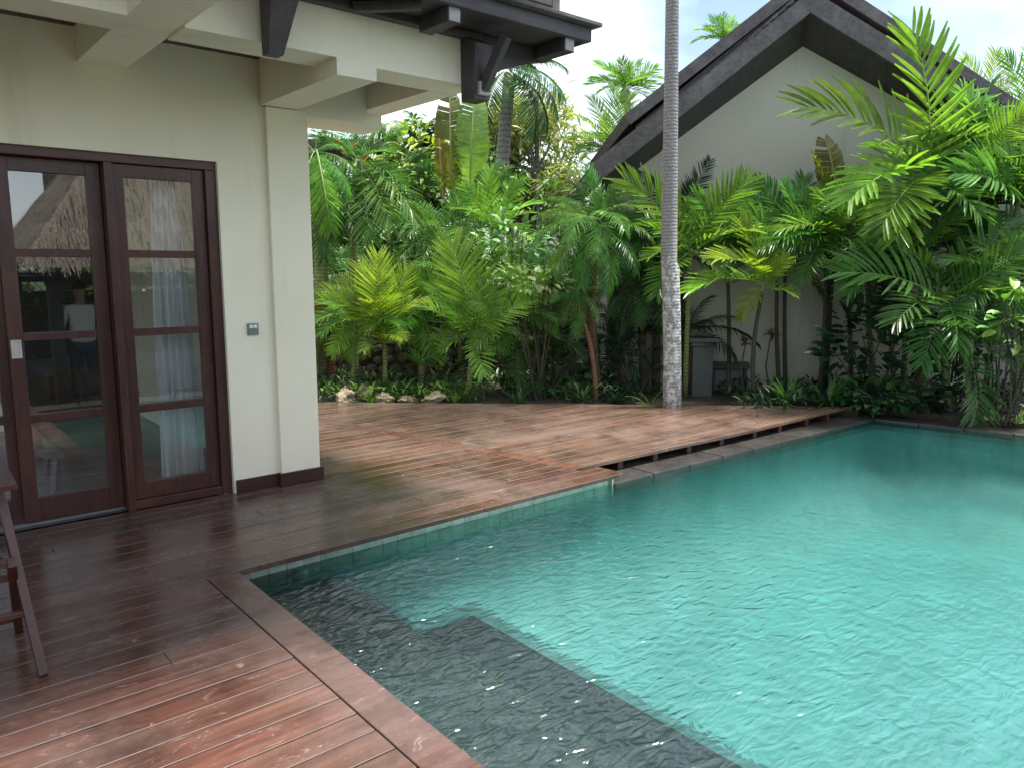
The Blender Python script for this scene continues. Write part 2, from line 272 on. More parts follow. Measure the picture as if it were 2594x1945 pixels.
# ------------------------------------------------------------------ planting tables (garden frame, metres)
PALMS=[
 ('feather_palm', 'tall feather palm with one upright frond before the right roof slope', (4.73, 8.7), (4.58, 8.7, 2.49), 0.038, 'green', 'broad', 'lime', [(4.17, 8.5, 4.0, 'c'), (2.99, 8.3, 3.15, 'c'), (3.38, 7.9, 2.15, 'u'), (5.59, 9.1, 2.97, 'c'), (5.61, 8.6, 2.26, 'u'), (3.7, 7.8, 1.91, 'u'), (4.8, 8.0, 2.02, 'u'), (3.94, 8.0, 1.78, 'u'), (5.29, 9.3, 3.52, 'c')]),
 ('feather_palm', 'feather palm with a broad low frond reaching left beside the dark shrub', (4.82, 8.3), (4.66, 8.3, 1.2), 0.04, 'green', 'broad', 'mid', [(3.36, 8.0, 1.45, 'c'), (5.21, 7.9, 1.69, 'c'), (5.45, 8.5, 2.05, 'c'), (5.0, 7.9, 0.74, 'u'), (4.26, 7.9, 0.5, 'u'), (4.22, 8.9, 1.6, 'c'), (5.25, 8.8, 1.81, 'c'), (5.2, 7.7, 1.23, 'u'), (3.89, 7.8, 0.94, 'u'), (4.51, 7.7, 0.67, 'u')]),
 ('slender_palm', 'slender palm on a thin bare stem before the plain gable wall', (3.7, 9.1), (3.67, 9.1, 1.9), 0.024, 'dark', 'mid', 'mid', [(3.85, 8.8, 2.28, 'c'), (3.07, 8.8, 1.45, 'u'), (2.9, 9.0, 2.08, 'c'), (3.28, 9.3, 2.47, 'c'), (4.06, 8.8, 1.6, 'u'), (3.72, 8.7, 1.34, 'u'), (3.27, 8.8, 1.29, 'u'), (3.63, 9.3, 2.47, 'c'), (4.28, 9.1, 2.03, 'u'), (2.77, 8.7, 1.7, 'u'), (3.98, 8.9, 1.18, 'u')]),
 ('slender_palm', 'short slender palm with yellow-green fronds over the grey hatch', (2.83, 8.8), (2.86, 8.8, 1.31), 0.026, 'dark', 'broad', 'yellow', [(1.95, 8.5, 1.23, 'u'), (2.51, 8.6, 2.01, 'c'), (2.17, 8.3, 1.59, 'u'), (3.07, 8.6, 1.62, 'c'), (3.21, 8.7, 1.19, 'u'), (2.6, 8.7, 0.92, 'u'), (3.05, 9.1, 1.82, 'c')]),
 ('clump_palm', 'leaning palm with long green fronds right behind the ringed trunk', (2.11, 9.2), (2.07, 9.0, 1.71), 0.03, 'green', 'broad', 'lime', [(2.7, 8.9, 2.51, 'c'), (1.23, 8.8, 2.48, 'c'), (2.72, 8.6, 1.9, 'u'), (1.51, 8.6, 1.6, 'u'), (2.46, 9.3, 2.26, 'c'), (1.64, 8.7, 1.18, 'u'), (2.34, 8.6, 1.39, 'u'), (1.57, 9.2, 2.09, 'c')]),
 ('date_palm', 'dwarf date palm with fine arching fronds under the left eave', (1.04, 9.2), (0.98, 9.2, 2.03), 0.06, 'brown', 'fine', 'mid', [(0.86, 9.1, 2.68, 'c'), (0.68, 9.2, 2.51, 'c'), (1.24, 9.0, 2.46, 'c'), (0.36, 8.8, 2.06, 'c'), (1.48, 9.0, 2.18, 'u'), (0.23, 8.8, 1.75, 'u'), (1.61, 8.9, 1.81, 'u'), (0.46, 8.6, 1.44, 'u'), (1.4, 8.7, 1.44, 'u'), (0.76, 8.5, 1.29, 'u'), (1.04, 8.5, 1.24, 'u'), (0.61, 9.5, 2.27, 'u'), (1.21, 8.4, 1.89, 'u'), (0.59, 8.4, 1.79, 'u'), (0.91, 8.3, 1.59, 'u')]),
 ('date_palm', 'dwarf date palm with drooping fronds left of the ringed trunk', (1.67, 9.5), (1.6, 9.5, 1.35), 0.05, 'brown', 'fine', 'deep', [(1.5, 9.0, 0.82, 'd'), (1.22, 9.1, 1.33, 'u'), (1.85, 9.3, 1.55, 'u'), (1.17, 9.1, 0.95, 'u'), (1.88, 9.2, 1.06, 'u'), (1.39, 9.6, 1.66, 'u'), (1.82, 9.6, 1.72, 'c'), (1.02, 9.2, 1.16, 'u'), (2.0, 9.3, 1.33, 'u'), (1.3, 9.2, 0.72, 'u'), (1.82, 9.3, 0.71, 'u')]),
 ('date_palm', 'small date palm leaning on an orange-brown stem before the stone wall', (0.98, 8.8), (0.76, 8.9, 1.18), 0.025, 'orange', 'fine', 'mid', [(0.72, 8.6, 0.72, 'd'), (0.44, 8.7, 1.13, 'u'), (1.02, 8.8, 1.28, 'u'), (0.5, 9.0, 1.44, 'u'), (0.97, 8.7, 0.92, 'u'), (0.57, 8.7, 0.87, 'u'), (0.85, 9.0, 1.55, 'c')]),
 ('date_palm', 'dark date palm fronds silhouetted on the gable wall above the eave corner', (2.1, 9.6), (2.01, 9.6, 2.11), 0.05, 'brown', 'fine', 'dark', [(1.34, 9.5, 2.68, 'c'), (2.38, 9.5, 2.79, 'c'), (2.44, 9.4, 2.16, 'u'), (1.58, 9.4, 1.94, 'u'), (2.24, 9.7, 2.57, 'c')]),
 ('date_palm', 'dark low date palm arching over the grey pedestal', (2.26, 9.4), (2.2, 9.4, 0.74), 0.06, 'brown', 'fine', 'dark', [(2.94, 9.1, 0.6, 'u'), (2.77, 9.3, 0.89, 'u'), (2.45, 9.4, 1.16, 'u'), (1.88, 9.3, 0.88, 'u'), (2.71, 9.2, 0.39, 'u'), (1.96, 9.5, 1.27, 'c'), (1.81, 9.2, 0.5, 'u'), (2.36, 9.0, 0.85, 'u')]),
 ('areca_palm', 'yellow-green areca clump near the house pillar above the coral rocks', (-1.58, 9.3), (-1.55, 9.3, 0.62), 0.03, 'green', 'mid', 'yellow', [(-1.82, 9.2, 1.53, 'c'), (-1.58, 9.1, 1.66, 'c'), (-1.26, 9.3, 1.5, 'c'), (-2.22, 9.1, 1.24, 'u'), (-1.94, 8.9, 0.9, 'u'), (-0.99, 9.1, 1.11, 'u'), (-2.33, 9.3, 1.07, 'u'), (-1.26, 8.8, 0.67, 'u'), (-1.72, 8.8, 0.54, 'u'), (-2.12, 9.5, 1.37, 'c'), (-1.37, 8.9, 1.17, 'u'), (-1.7, 8.9, 1.12, 'u')]),
 ('areca_palm', 'areca palm with a pale frond hanging to the deck edge', (-0.5, 9.0), (-0.46, 9.0, 0.71), 0.03, 'green', 'broad', 'lime', [(-0.7, 9.0, 1.8, 'c'), (-0.24, 8.9, 1.39, 'c'), (-0.93, 8.8, 1.31, 'c'), (0.13, 8.9, 1.12, 'c'), (-0.32, 8.6, 0.29, 'd'), (-1.09, 9.0, 1.06, 'u'), (0.02, 8.8, 0.75, 'u'), (-0.81, 8.8, 0.54, 'u'), (-0.59, 9.2, 1.44, 'c')]),
 ('areca_palm', 'green areca palm with horizontal fronds behind the yellow clumps', (-1.02, 10.6), (-0.95, 10.6, 1.99), 0.05, 'dark', 'mid', 'mid', [(-2.01, 10.2, 1.94, 'c'), (-1.5, 10.0, 1.55, 'u'), (-1.7, 10.6, 2.29, 'c'), (-0.25, 10.1, 1.61, 'u'), (-0.6, 10.6, 2.54, 'c'), (-1.21, 10.0, 1.43, 'u'), (-0.01, 10.5, 2.04, 'u'), (-1.33, 9.9, 1.9, 'u'), (-0.69, 9.9, 1.55, 'u')]),
 ('areca_palm', 'bright areca palm standing below the drooping coconut trunk', (-0.21, 10.8), (-0.22, 10.8, 2.0), 0.04, 'green', 'mid', 'lime', [(-0.67, 10.6, 2.6, 'c'), (-0.31, 10.8, 2.84, 'c'), (0.07, 10.6, 2.66, 'c'), (0.36, 10.5, 2.35, 'u'), (-0.81, 10.4, 2.28, 'u'), (0.27, 10.3, 1.85, 'u'), (-0.53, 10.2, 1.73, 'u'), (-0.04, 10.2, 1.61, 'u')]),
 ('feather_palm', 'tall palm on a green ringed stem with drooping fronds under the pergola end', (-2.07, 9.95), (-1.95, 9.95, 2.79), 0.055, 'green', 'mid', 'mid', [(-2.29, 9.55, 2.38, 'u'), (-1.47, 9.75, 2.9, 'u'), (-1.45, 9.35, 1.93, 'u'), (-2.11, 9.45, 1.93, 'u'), (-1.26, 9.65, 2.39, 'u'), (-1.71, 9.35, 1.71, 'u'), (-1.64, 10.15, 3.3, 'u'), (-2.29, 10.15, 3.13, 'u'), (-1.16, 9.45, 2.04, 'u')]),
 ('feather_palm', 'palm on a stout grey-green stem close beside the house pillar', (-2.49, 9.7), (-2.42, 9.7, 2.89), 0.075, 'green', 'coco', 'mid', [(-2.54, 9.4, 2.09, 'u'), (-1.95, 9.4, 2.26, 'u'), (-2.16, 9.3, 1.92, 'u'), (-2.08, 9.7, 2.95, 'u'), (-2.63, 9.6, 2.71, 'u'), (-1.85, 9.6, 2.55, 'u'), (-2.42, 10.0, 3.38, 'u')]),
 ('feather_palm', 'palm on a reddish brown stem second out from the house pillar', (-2.31, 9.8), (-2.29, 9.8, 2.51), 0.05, 'red', 'mid', 'deep', [(-2.58, 9.5, 1.82, 'u'), (-1.9, 9.5, 1.82, 'u'), (-2.28, 9.4, 1.6, 'u'), (-1.82, 9.7, 2.28, 'u'), (-2.5, 10.0, 2.93, 'u'), (-2.03, 10.0, 2.82, 'u')]),
 ('coconut_palm', 'coconut palm with long drooping fronds behind the corner bracket', (-0.39, 15.5), (-0.05, 15.5, 5.28), 0.15, 'grey', 'coco', 'deep', [(0.38, 15.0, 3.91, 'u'), (0.87, 15.2, 4.33, 'u'), (0.97, 15.1, 4.64, 'u'), (0.64, 15.1, 4.05, 'u'), (1.06, 15.6, 5.31, 'u'), (-0.5, 15.0, 4.16, 'u'), (-1.05, 15.5, 4.94, 'u'), (-0.62, 16, 6.19, 'u'), (0.39, 16, 6.53, 'u'), (0.85, 16, 6.19, 'u'), (-0.87, 15.6, 5.82, 'u')]),
 ('areca_palm', 'feathery palm rising behind the left end of the gable roof', (1.78, 13.5), (1.68, 13.5, 3.44), 0.06, 'green', 'mid', 'lime', [(1.14, 13.2, 3.7, 'u'), (1.31, 13.5, 4.35, 'c'), (1.76, 13.7, 4.54, 'c'), (2.22, 13.5, 4.2, 'c'), (1.07, 13.2, 3.4, 'u'), (2.26, 13.2, 3.62, 'u'), (1.49, 13.3, 4.01, 'c'), (2.09, 14, 4.53, 'c'), (1.05, 13.6, 4.07, 'u'), (0.95, 13.8, 3.72, 'u')]),
 ('areca_palm', 'pale palm showing over the right roof slope', (7.71, 12.5), (7.34, 12.5, 3.87), 0.05, 'dark', 'mid', 'yellow', [(6.88, 12.3, 4.68, 'c'), (7.42, 12.4, 4.81, 'c'), (7.62, 12.2, 4.36, 'c'), (6.71, 12.2, 4.29, 'c'), (7.41, 12.0, 3.78, 'u'), (6.71, 12.0, 3.84, 'u')]),
 ('areca_palm', 'palm at the end of the right roof slope with bright upright fronds', (7.49, 11.0), (7.04, 11.0, 3.34), 0.05, 'dark', 'mid', 'lime', [(6.59, 10.8, 4.32, 'c'), (6.99, 10.9, 4.41, 'c'), (6.27, 10.6, 3.81, 'c'), (6.29, 10.3, 2.99, 'u'), (6.96, 10.6, 3.69, 'c'), (6.14, 10.4, 3.3, 'u')]),
 ('feather_palm', 'young palm by the pool end with a dark frond hanging to the coping', (4.84, 7.95), (4.79, 8.0, 0.76), 0.03, 'green', 'broad', 'deep', [(4.76, 7.75, -0.18, 'd'), (5.08, 7.6, 1.0, 'u'), (5.02, 7.6, 0.54, 'u'), (4.22, 7.8, 0.94, 'u'), (5.03, 8.0, 1.17, 'c')]),
 ('areca_palm', 'dull green palm in the far left background beneath the pergola', (-1.71, 13.5), (-1.6, 13.5, 3.44), 0.06, 'dark', 'coco', 'deep', [(-1.97, 13.2, 3.91, 'u'), (-1.13, 13.2, 3.99, 'u'), (-0.81, 13, 3.59, 'u'), (-2.11, 13, 3.22, 'u'), (-1.26, 12.8, 2.83, 'u'), (-1.82, 13.8, 4.18, 'u')]),
 ('areca_palm', 'mid green areca palm behind the reddish palm stem', (-2.67, 11.0), (-2.68, 11.0, 1.35), 0.03, 'green', 'mid', 'mid', [(-2.71, 10.6, 0.69, 'd'), (-2.14, 10.54, 0.8, 'd'), (-2.04, 10.53, 0.97, 'u'), (-1.8, 10.94, 1.44, 'u'), (-2.09, 10.73, 1.69, 'c'), (-2.48, 10.89, 1.83, 'c'), (-2.75, 10.62, 2.05, 'c'), (-3.23, 10.93, 1.85, 'c'), (-3.31, 11.0, 1.36, 'u'), (-3.18, 10.89, 1.01, 'u'), (-2.89, 10.86, 0.65, 'd')]),
 ('areca_palm', 'low areca palm among the rubble stones by the house pillar', (-2.47, 9.6), (-2.42, 9.6, 0.68), 0.025, 'green', 'fine', 'olive', [(-2.48, 9.5, 0.29, 'd'), (-2.03, 9.12, 0.42, 'u'), (-1.99, 9.42, 0.61, 'u'), (-2.04, 9.57, 0.72, 'u'), (-2.1, 9.6, 0.97, 'c'), (-2.4, 9.45, 1.04, 'c'), (-2.68, 9.44, 0.95, 'c'), (-2.87, 9.57, 0.78, 'u'), (-2.61, 9.23, 0.55, 'u'), (-2.45, 9.21, 0.44, 'd')]),
 ('areca_palm', 'bright areca palm between the two yellow-green clumps', (-1.17, 9.5), (-1.15, 9.5, 1.04), 0.03, 'green', 'mid', 'lime', [(-1.24, 9.48, 0.56, 'd'), (-0.93, 9.4, 0.35, 'd'), (-0.42, 9.03, 0.7, 'u'), (-0.48, 9.24, 0.97, 'u'), (-0.62, 9.13, 1.31, 'c'), (-0.79, 9.48, 1.65, 'c'), (-1.21, 9.33, 1.52, 'c'), (-1.57, 9.33, 1.61, 'c'), (-1.8, 9.34, 1.23, 'u'), (-1.76, 9.46, 1.02, 'u'), (-1.73, 9.0, 0.75, 'u'), (-1.36, 9.01, 0.65, 'd')]),
 ('areca_palm', 'green areca palm left of the pale leaved shrub', (-0.64, 9.9), (-0.63, 9.9, 1.31), 0.03, 'green', 'mid', 'mid', [(-0.75, 9.6, 0.79, 'd'), (-0.29, 9.69, 0.79, 'd'), (-0.02, 9.88, 0.8, 'u'), (0.2, 9.83, 1.25, 'u'), (0.11, 9.58, 1.69, 'c'), (-0.35, 9.68, 1.77, 'c'), (-0.52, 9.75, 2.0, 'c'), (-1.03, 9.47, 1.93, 'c'), (-1.28, 9.66, 1.5, 'u'), (-1.33, 9.75, 1.22, 'u'), (-1.13, 9.71, 1.02, 'u'), (-0.8, 9.59, 0.61, 'd')]),
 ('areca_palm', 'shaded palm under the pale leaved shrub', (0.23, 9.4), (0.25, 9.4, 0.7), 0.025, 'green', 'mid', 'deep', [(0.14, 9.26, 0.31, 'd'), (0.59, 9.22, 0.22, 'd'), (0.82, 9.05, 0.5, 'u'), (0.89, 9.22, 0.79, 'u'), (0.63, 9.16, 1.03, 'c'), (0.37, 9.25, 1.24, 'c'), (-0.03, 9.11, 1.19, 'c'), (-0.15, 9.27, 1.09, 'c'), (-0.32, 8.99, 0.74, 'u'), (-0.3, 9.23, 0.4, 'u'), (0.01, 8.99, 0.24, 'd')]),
 ('date_palm', 'dwarf date palm in the shade just left of the leaning stem', (0.55, 9.6), (0.54, 9.6, 1.26), 0.04, 'brown', 'fine', 'mid', [(0.48, 9.26, 0.7, 'd'), (0.86, 9.34, 0.74, 'd'), (0.89, 9.18, 1.0, 'u'), (1.09, 9.25, 1.23, 'u'), (1.14, 9.51, 1.46, 'c'), (0.89, 9.27, 1.66, 'c'), (0.68, 9.21, 1.76, 'c'), (0.34, 9.59, 1.79, 'c'), (0.17, 9.27, 1.65, 'c'), (-0.06, 9.28, 1.47, 'c'), (-0.05, 9.49, 1.23, 'u'), (0.11, 9.44, 1.03, 'u'), (0.32, 9.58, 0.86, 'd')]),
 ('date_palm', 'dwarf date palm with a full crown touching the left wall corner', (1.34, 9.5), (1.32, 9.5, 1.83), 0.05, 'brown', 'fine', 'mid', [(1.14, 9.2, 1.23, 'd'), (1.52, 9.5, 1.16, 'd'), (1.72, 9.29, 1.44, 'u'), (2.01, 9.31, 1.55, 'u'), (2.04, 9.45, 1.84, 'u'), (1.78, 9.21, 2.13, 'c'), (1.53, 9.29, 2.43, 'c'), (1.22, 9.32, 2.42, 'c'), (1.01, 9.22, 2.36, 'c'), (0.56, 9.2, 2.14, 'c'), (0.52, 9.5, 1.96, 'u'), (0.6, 9.19, 1.69, 'u'), (0.72, 9.05, 1.43, 'u'), (1.09, 9.39, 1.29, 'd')]),
 ('date_palm', 'bushy date palm against the wall left of the ringed trunk', (1.83, 9.6), (1.8, 9.6, 1.61), 0.05, 'brown', 'fine', 'deep', [(1.7, 9.12, 1.15, 'd'), (2.06, 9.47, 1.14, 'd'), (2.26, 9.39, 1.34, 'u'), (2.44, 9.35, 1.45, 'u'), (2.36, 9.54, 1.72, 'u'), (2.14, 9.45, 1.97, 'c'), (1.89, 9.59, 2.17, 'c'), (1.56, 9.13, 2.02, 'c'), (1.37, 9.47, 1.9, 'c'), (1.11, 9.45, 1.84, 'c'), (1.18, 9.28, 1.48, 'u'), (1.32, 9.54, 1.23, 'u'), (1.62, 9.33, 1.17, 'd')]),
 ('date_palm', 'low dark date palm under the drooping date palm', (1.37, 9.5), (1.35, 9.5, 0.58), 0.04, 'brown', 'fine', 'dark', [(1.18, 9.27, 0.11, 'd'), (1.53, 9.2, 0.09, 'd'), (1.69, 9.27, 0.28, 'u'), (1.99, 9.23, 0.64, 'u'), (1.94, 9.29, 0.77, 'u'), (1.61, 9.18, 1.08, 'c'), (1.31, 9.31, 1.19, 'c'), (0.99, 9.4, 1.09, 'c'), (0.75, 9.47, 0.88, 'c'), (0.69, 9.28, 0.49, 'u'), (0.75, 9.04, 0.33, 'u'), (1.04, 9.23, 0.17, 'd')]),
 ('slender_palm', 'palm with broad dull fronds on the plain gable wall', (3.41, 9.4), (3.31, 9.4, 1.99), 0.025, 'dark', 'broad', 'mid', [(3.7, 9.11, 1.72, 'u'), (3.83, 9.28, 1.98, 'u'), (3.87, 9.07, 2.22, 'c'), (3.7, 8.91, 2.31, 'c'), (3.48, 9.38, 2.58, 'c'), (3.12, 9.08, 2.46, 'c'), (2.88, 9.33, 2.52, 'c'), (2.69, 9.33, 2.46, 'c'), (2.64, 9.32, 2.14, 'u'), (2.75, 9.35, 1.93, 'u')]),
 ('feather_palm', 'palm with fanned fronds left of the tall feather palm', (4.4, 9.1), (4.21, 9.1, 2.19), 0.03, 'green', 'mid', 'lime', [(3.96, 8.81, 1.78, 'd'), (4.54, 9.03, 1.66, 'd'), (4.53, 8.8, 1.89, 'u'), (4.84, 8.91, 2.12, 'u'), (4.79, 9.02, 2.36, 'u'), (4.26, 8.64, 2.58, 'c'), (4.1, 8.97, 2.7, 'c'), (3.73, 8.72, 2.53, 'c'), (3.69, 8.98, 2.37, 'c'), (3.51, 9.01, 2.16, 'u'), (3.73, 9.06, 1.83, 'u'), (4.05, 9.04, 1.79, 'd')]),
 ('feather_palm', 'full green palm right of the tall feather palm', (5.43, 8.9), (5.28, 8.9, 2.18), 0.03, 'green', 'broad', 'mid', [(4.98, 8.66, 1.47, 'd'), (5.6, 8.89, 1.51, 'd'), (5.77, 8.82, 1.9, 'u'), (6.0, 8.79, 2.21, 'u'), (5.87, 8.57, 2.39, 'u'), (5.31, 8.59, 2.61, 'c'), (5.16, 8.73, 2.7, 'c'), (4.74, 8.71, 2.63, 'c'), (4.37, 8.58, 2.53, 'c'), (4.35, 8.47, 2.04, 'u'), (4.54, 8.61, 1.78, 'u'), (5.09, 8.85, 1.6, 'd')]),
 ('feather_palm', 'palm with arching fronds beside the round leaved shrub', (5.55, 8.3), (5.39, 8.3, 1.4), 0.03, 'green', 'mid', 'mid', [(5.0, 7.86, 1.0, 'd'), (5.75, 8.3, 0.83, 'd'), (5.86, 7.99, 1.08, 'u'), (6.0, 8.25, 1.43, 'u'), (5.72, 8.11, 1.65, 'c'), (5.53, 8.22, 2.0, 'c'), (5.16, 8.22, 1.89, 'c'), (4.78, 8.06, 1.73, 'c'), (4.52, 8.12, 1.55, 'u'), (4.68, 7.96, 1.03, 'u'), (5.08, 8.24, 0.8, 'd')]),
 ('areca_palm', 'tall green palm at the back between banana plant and coconut stem', (-0.42, 12.3), (-0.48, 12.3, 2.64), 0.05, 'green', 'mid', 'mid', [(-0.66, 11.94, 1.96, 'd'), (-0.31, 12.29, 2.1, 'd'), (-0.02, 12.1, 2.28, 'u'), (0.23, 12.14, 2.66, 'u'), (0.13, 11.93, 2.85, 'c'), (-0.18, 12.18, 3.1, 'c'), (-0.52, 11.98, 3.32, 'c'), (-0.94, 12.3, 3.28, 'c'), (-1.15, 12.09, 3.01, 'c'), (-1.21, 11.81, 2.63, 'u'), (-1.05, 12.25, 2.28, 'u'), (-0.91, 12.05, 1.98, 'd')]),
 ('areca_palm', 'tall drooping palm behind the croton', (-1.9, 11.9), (-1.8, 11.9, 2.73), 0.05, 'green', 'coco', 'mid', [(-2.05, 11.87, 2.12, 'd'), (-1.55, 11.77, 2.17, 'd'), (-1.18, 11.87, 2.32, 'u'), (-0.79, 11.81, 2.52, 'u'), (-1.03, 11.63, 3.01, 'c'), (-1.28, 11.85, 3.23, 'c'), (-1.75, 11.6, 3.51, 'c'), (-2.26, 11.89, 3.22, 'c'), (-2.5, 11.61, 3.0, 'c'), (-2.63, 11.54, 2.66, 'u'), (-2.33, 11.68, 2.25, 'u'), (-2.01, 11.84, 2.11, 'd')]),
 ('feather_palm', 'young palm with short fronds left of the strap leaved clumps', (4.53, 8.9), (4.4, 8.9, 1.34), 0.025, 'green', 'broad', 'deep', [(4.03, 8.49, 0.87, 'd'), (4.59, 8.86, 0.98, 'd'), (4.7, 8.69, 1.16, 'u'), (4.85, 8.87, 1.46, 'u'), (4.57, 8.8, 1.66, 'c'), (4.38, 8.85, 1.78, 'c'), (3.9, 8.52, 1.68, 'c'), (3.62, 8.57, 1.46, 'u'), (3.82, 8.68, 1.11, 'u'), (3.99, 8.42, 0.9, 'd')]),
 ('areca_palm', 'pale palm crown showing above the left roof slope', (4.89, 17.5), (4.59, 17.5, 6.4), 0.1, 'grey', 'broad', 'lime', [(4.98, 17.09, 6.16, 'u'), (5.08, 17.47, 6.37, 'u'), (5.0, 17.16, 6.4, 'u'), (4.87, 17.12, 6.5, 'c'), (4.84, 17.47, 6.7, 'c'), (4.66, 17.07, 6.68, 'c'), (4.48, 17.38, 6.86, 'c'), (4.36, 17.33, 6.77, 'c'), (4.15, 17.09, 6.69, 'c'), (4.1, 17.23, 6.53, 'c'), (3.93, 17.28, 6.51, 'u'), (3.92, 17.44, 6.32, 'u')]),
 ('areca_palm', 'pale palm crown behind the feathery palm left of the gable roof', (2.6, 17.0), (2.39, 17.0, 5.28), 0.1, 'grey', 'broad', 'lime', [(2.92, 16.78, 4.91, 'u'), (3.04, 16.53, 4.96, 'u'), (3.17, 16.7, 5.22, 'u'), (3.11, 16.79, 5.4, 'u'), (3.06, 16.98, 5.66, 'c'), (2.64, 16.56, 5.66, 'c'), (2.47, 16.86, 5.73, 'c'), (2.27, 16.82, 5.81, 'c'), (2.02, 16.82, 5.66, 'c'), (1.72, 16.58, 5.64, 'c'), (1.66, 16.8, 5.39, 'u'), (1.57, 16.75, 5.27, 'u'), (1.8, 16.95, 5.14, 'u')]),
 ('slender_palm', 'bright palm with wide fronds just right of the ringed trunk', (2.66, 9.3), (2.57, 9.3, 1.72), 0.025, 'dark', 'broad', 'lime', [(2.98, 8.9, 1.41, 'u'), (3.17, 8.87, 1.48, 'u'), (3.32, 9.11, 1.77, 'u'), (3.16, 9.01, 1.9, 'u'), (3.01, 9.14, 2.1, 'c'), (2.8, 9.11, 2.2, 'c'), (2.49, 9.1, 2.36, 'c'), (2.05, 8.84, 2.29, 'c'), (1.93, 9.03, 2.15, 'c'), (1.85, 9.0, 1.91, 'c'), (1.8, 9.16, 1.72, 'u'), (1.94, 9.12, 1.6, 'u')]),
 ('slender_palm', 'green palm with layered fronds in the middle of the gable wall', (3.33, 9.4), (3.22, 9.4, 1.61), 0.025, 'dark', 'mid', 'mid', [(3.75, 9.25, 1.12, 'u'), (3.71, 9.04, 1.39, 'u'), (3.89, 9.07, 1.46, 'u'), (3.87, 9.06, 1.85, 'c'), (3.69, 9.09, 2.04, 'c'), (3.46, 8.95, 2.09, 'c'), (3.3, 9.13, 2.3, 'c'), (3.03, 9.2, 2.08, 'c'), (2.68, 8.95, 2.16, 'c'), (2.48, 9.21, 1.93, 'c'), (2.38, 9.12, 1.82, 'u'), (2.41, 8.96, 1.51, 'u'), (2.57, 9.27, 1.37, 'u')]),
 ('slender_palm', 'palm with fresh green fronds right of the yellow flower spike', (4.14, 9.2), (3.96, 9.2, 1.82), 0.025, 'dark', 'mid', 'lime', [(4.21, 8.88, 1.4, 'd'), (4.51, 9.17, 1.53, 'u'), (4.55, 8.76, 1.66, 'u'), (4.53, 8.99, 1.94, 'u'), (4.57, 9.05, 2.2, 'c'), (4.16, 8.72, 2.28, 'c'), (4.06, 9.14, 2.28, 'c'), (3.72, 9.11, 2.43, 'c'), (3.42, 8.88, 2.33, 'c'), (3.24, 9.17, 2.15, 'c'), (2.97, 8.72, 1.91, 'u'), (3.04, 8.88, 1.68, 'u'), (3.38, 8.85, 1.46, 'u')]),
 ('feather_palm', 'palm with broad overlapping fronds above the dark glossy shrub', (4.61, 8.9), (4.54, 8.9, 1.61), 0.03, 'green', 'broad', 'mid', [(4.81, 8.8, 1.18, 'd'), (4.97, 8.82, 1.29, 'u'), (4.91, 8.52, 1.53, 'u'), (5.04, 8.5, 1.81, 'u'), (4.83, 8.42, 2.05, 'c'), (4.79, 8.85, 2.25, 'c'), (4.5, 8.8, 2.08, 'c'), (4.06, 8.56, 2.11, 'c'), (3.95, 8.7, 1.88, 'c'), (3.85, 8.84, 1.74, 'u'), (3.74, 8.56, 1.49, 'u'), (3.67, 8.43, 1.21, 'u')]),
 ('areca_palm', 'light green areca palm above the coral rocks in front of the wall', (-1.99, 9.3), (-1.89, 9.3, 0.88), 0.025, 'green', 'mid', 'lime', [(-1.92, 9.15, 0.4, 'd'), (-1.74, 9.12, 0.46, 'd'), (-1.34, 9.11, 0.61, 'u'), (-1.31, 8.95, 0.83, 'u'), (-1.4, 9.15, 1.13, 'c'), (-1.49, 9.04, 1.31, 'c'), (-1.78, 9.18, 1.31, 'c'), (-2.1, 9.16, 1.18, 'c'), (-2.19, 8.81, 1.15, 'c'), (-2.28, 8.83, 0.87, 'u'), (-2.23, 8.89, 0.71, 'u'), (-2.17, 9.12, 0.46, 'd')]),
 ('areca_palm', 'yellow-green areca palm right of the hanging pale frond', (0.09, 9.2), (0.02, 9.2, 0.94), 0.025, 'green', 'mid', 'lime', [(-0.12, 9.01, 0.49, 'd'), (0.2, 9.09, 0.58, 'd'), (0.51, 8.96, 0.74, 'u'), (0.51, 8.72, 0.88, 'u'), (0.52, 9.17, 1.19, 'c'), (0.37, 8.98, 1.4, 'c'), (-0.0, 8.88, 1.51, 'c'), (-0.24, 9.19, 1.27, 'c'), (-0.47, 8.76, 1.13, 'c'), (-0.64, 9.01, 0.84, 'u'), (-0.41, 8.75, 0.59, 'u'), (-0.28, 8.99, 0.48, 'd')]),
 ('feather_palm', 'tall palm with dense fronds covering the right roof slope', (5.57, 8.9), (5.3, 8.9, 2.79), 0.03, 'green', 'broad', 'lime', [(5.6, 8.69, 2.34, 'd'), (5.81, 8.76, 2.38, 'u'), (5.87, 8.82, 2.68, 'u'), (5.77, 8.71, 2.84, 'u'), (5.87, 8.8, 3.2, 'c'), (5.49, 8.42, 3.21, 'c'), (5.29, 8.78, 3.27, 'c'), (4.97, 8.88, 3.47, 'c'), (4.82, 8.77, 3.27, 'c'), (4.46, 8.51, 3.0, 'c'), (4.31, 8.41, 2.86, 'u'), (4.7, 8.84, 2.64, 'u'), (4.69, 8.72, 2.4, 'u')]),
 ('feather_palm', 'green palm crown at the right end of the gable house', (5.77, 8.6), (5.55, 8.6, 2.26), 0.03, 'green', 'broad', 'mid', [(6.19, 8.48, 1.8, 'u'), (5.99, 8.33, 2.08, 'u'), (5.98, 8.36, 2.29, 'u'), (5.76, 8.21, 2.43, 'c'), (5.8, 8.29, 2.64, 'c'), (5.52, 8.35, 2.68, 'c'), (5.45, 8.43, 2.79, 'c'), (5.18, 8.37, 2.75, 'c'), (4.79, 8.41, 2.72, 'c'), (4.55, 8.13, 2.47, 'c'), (4.6, 8.45, 2.21, 'u'), (4.71, 8.56, 2.08, 'u')]),
]
FANS=[]
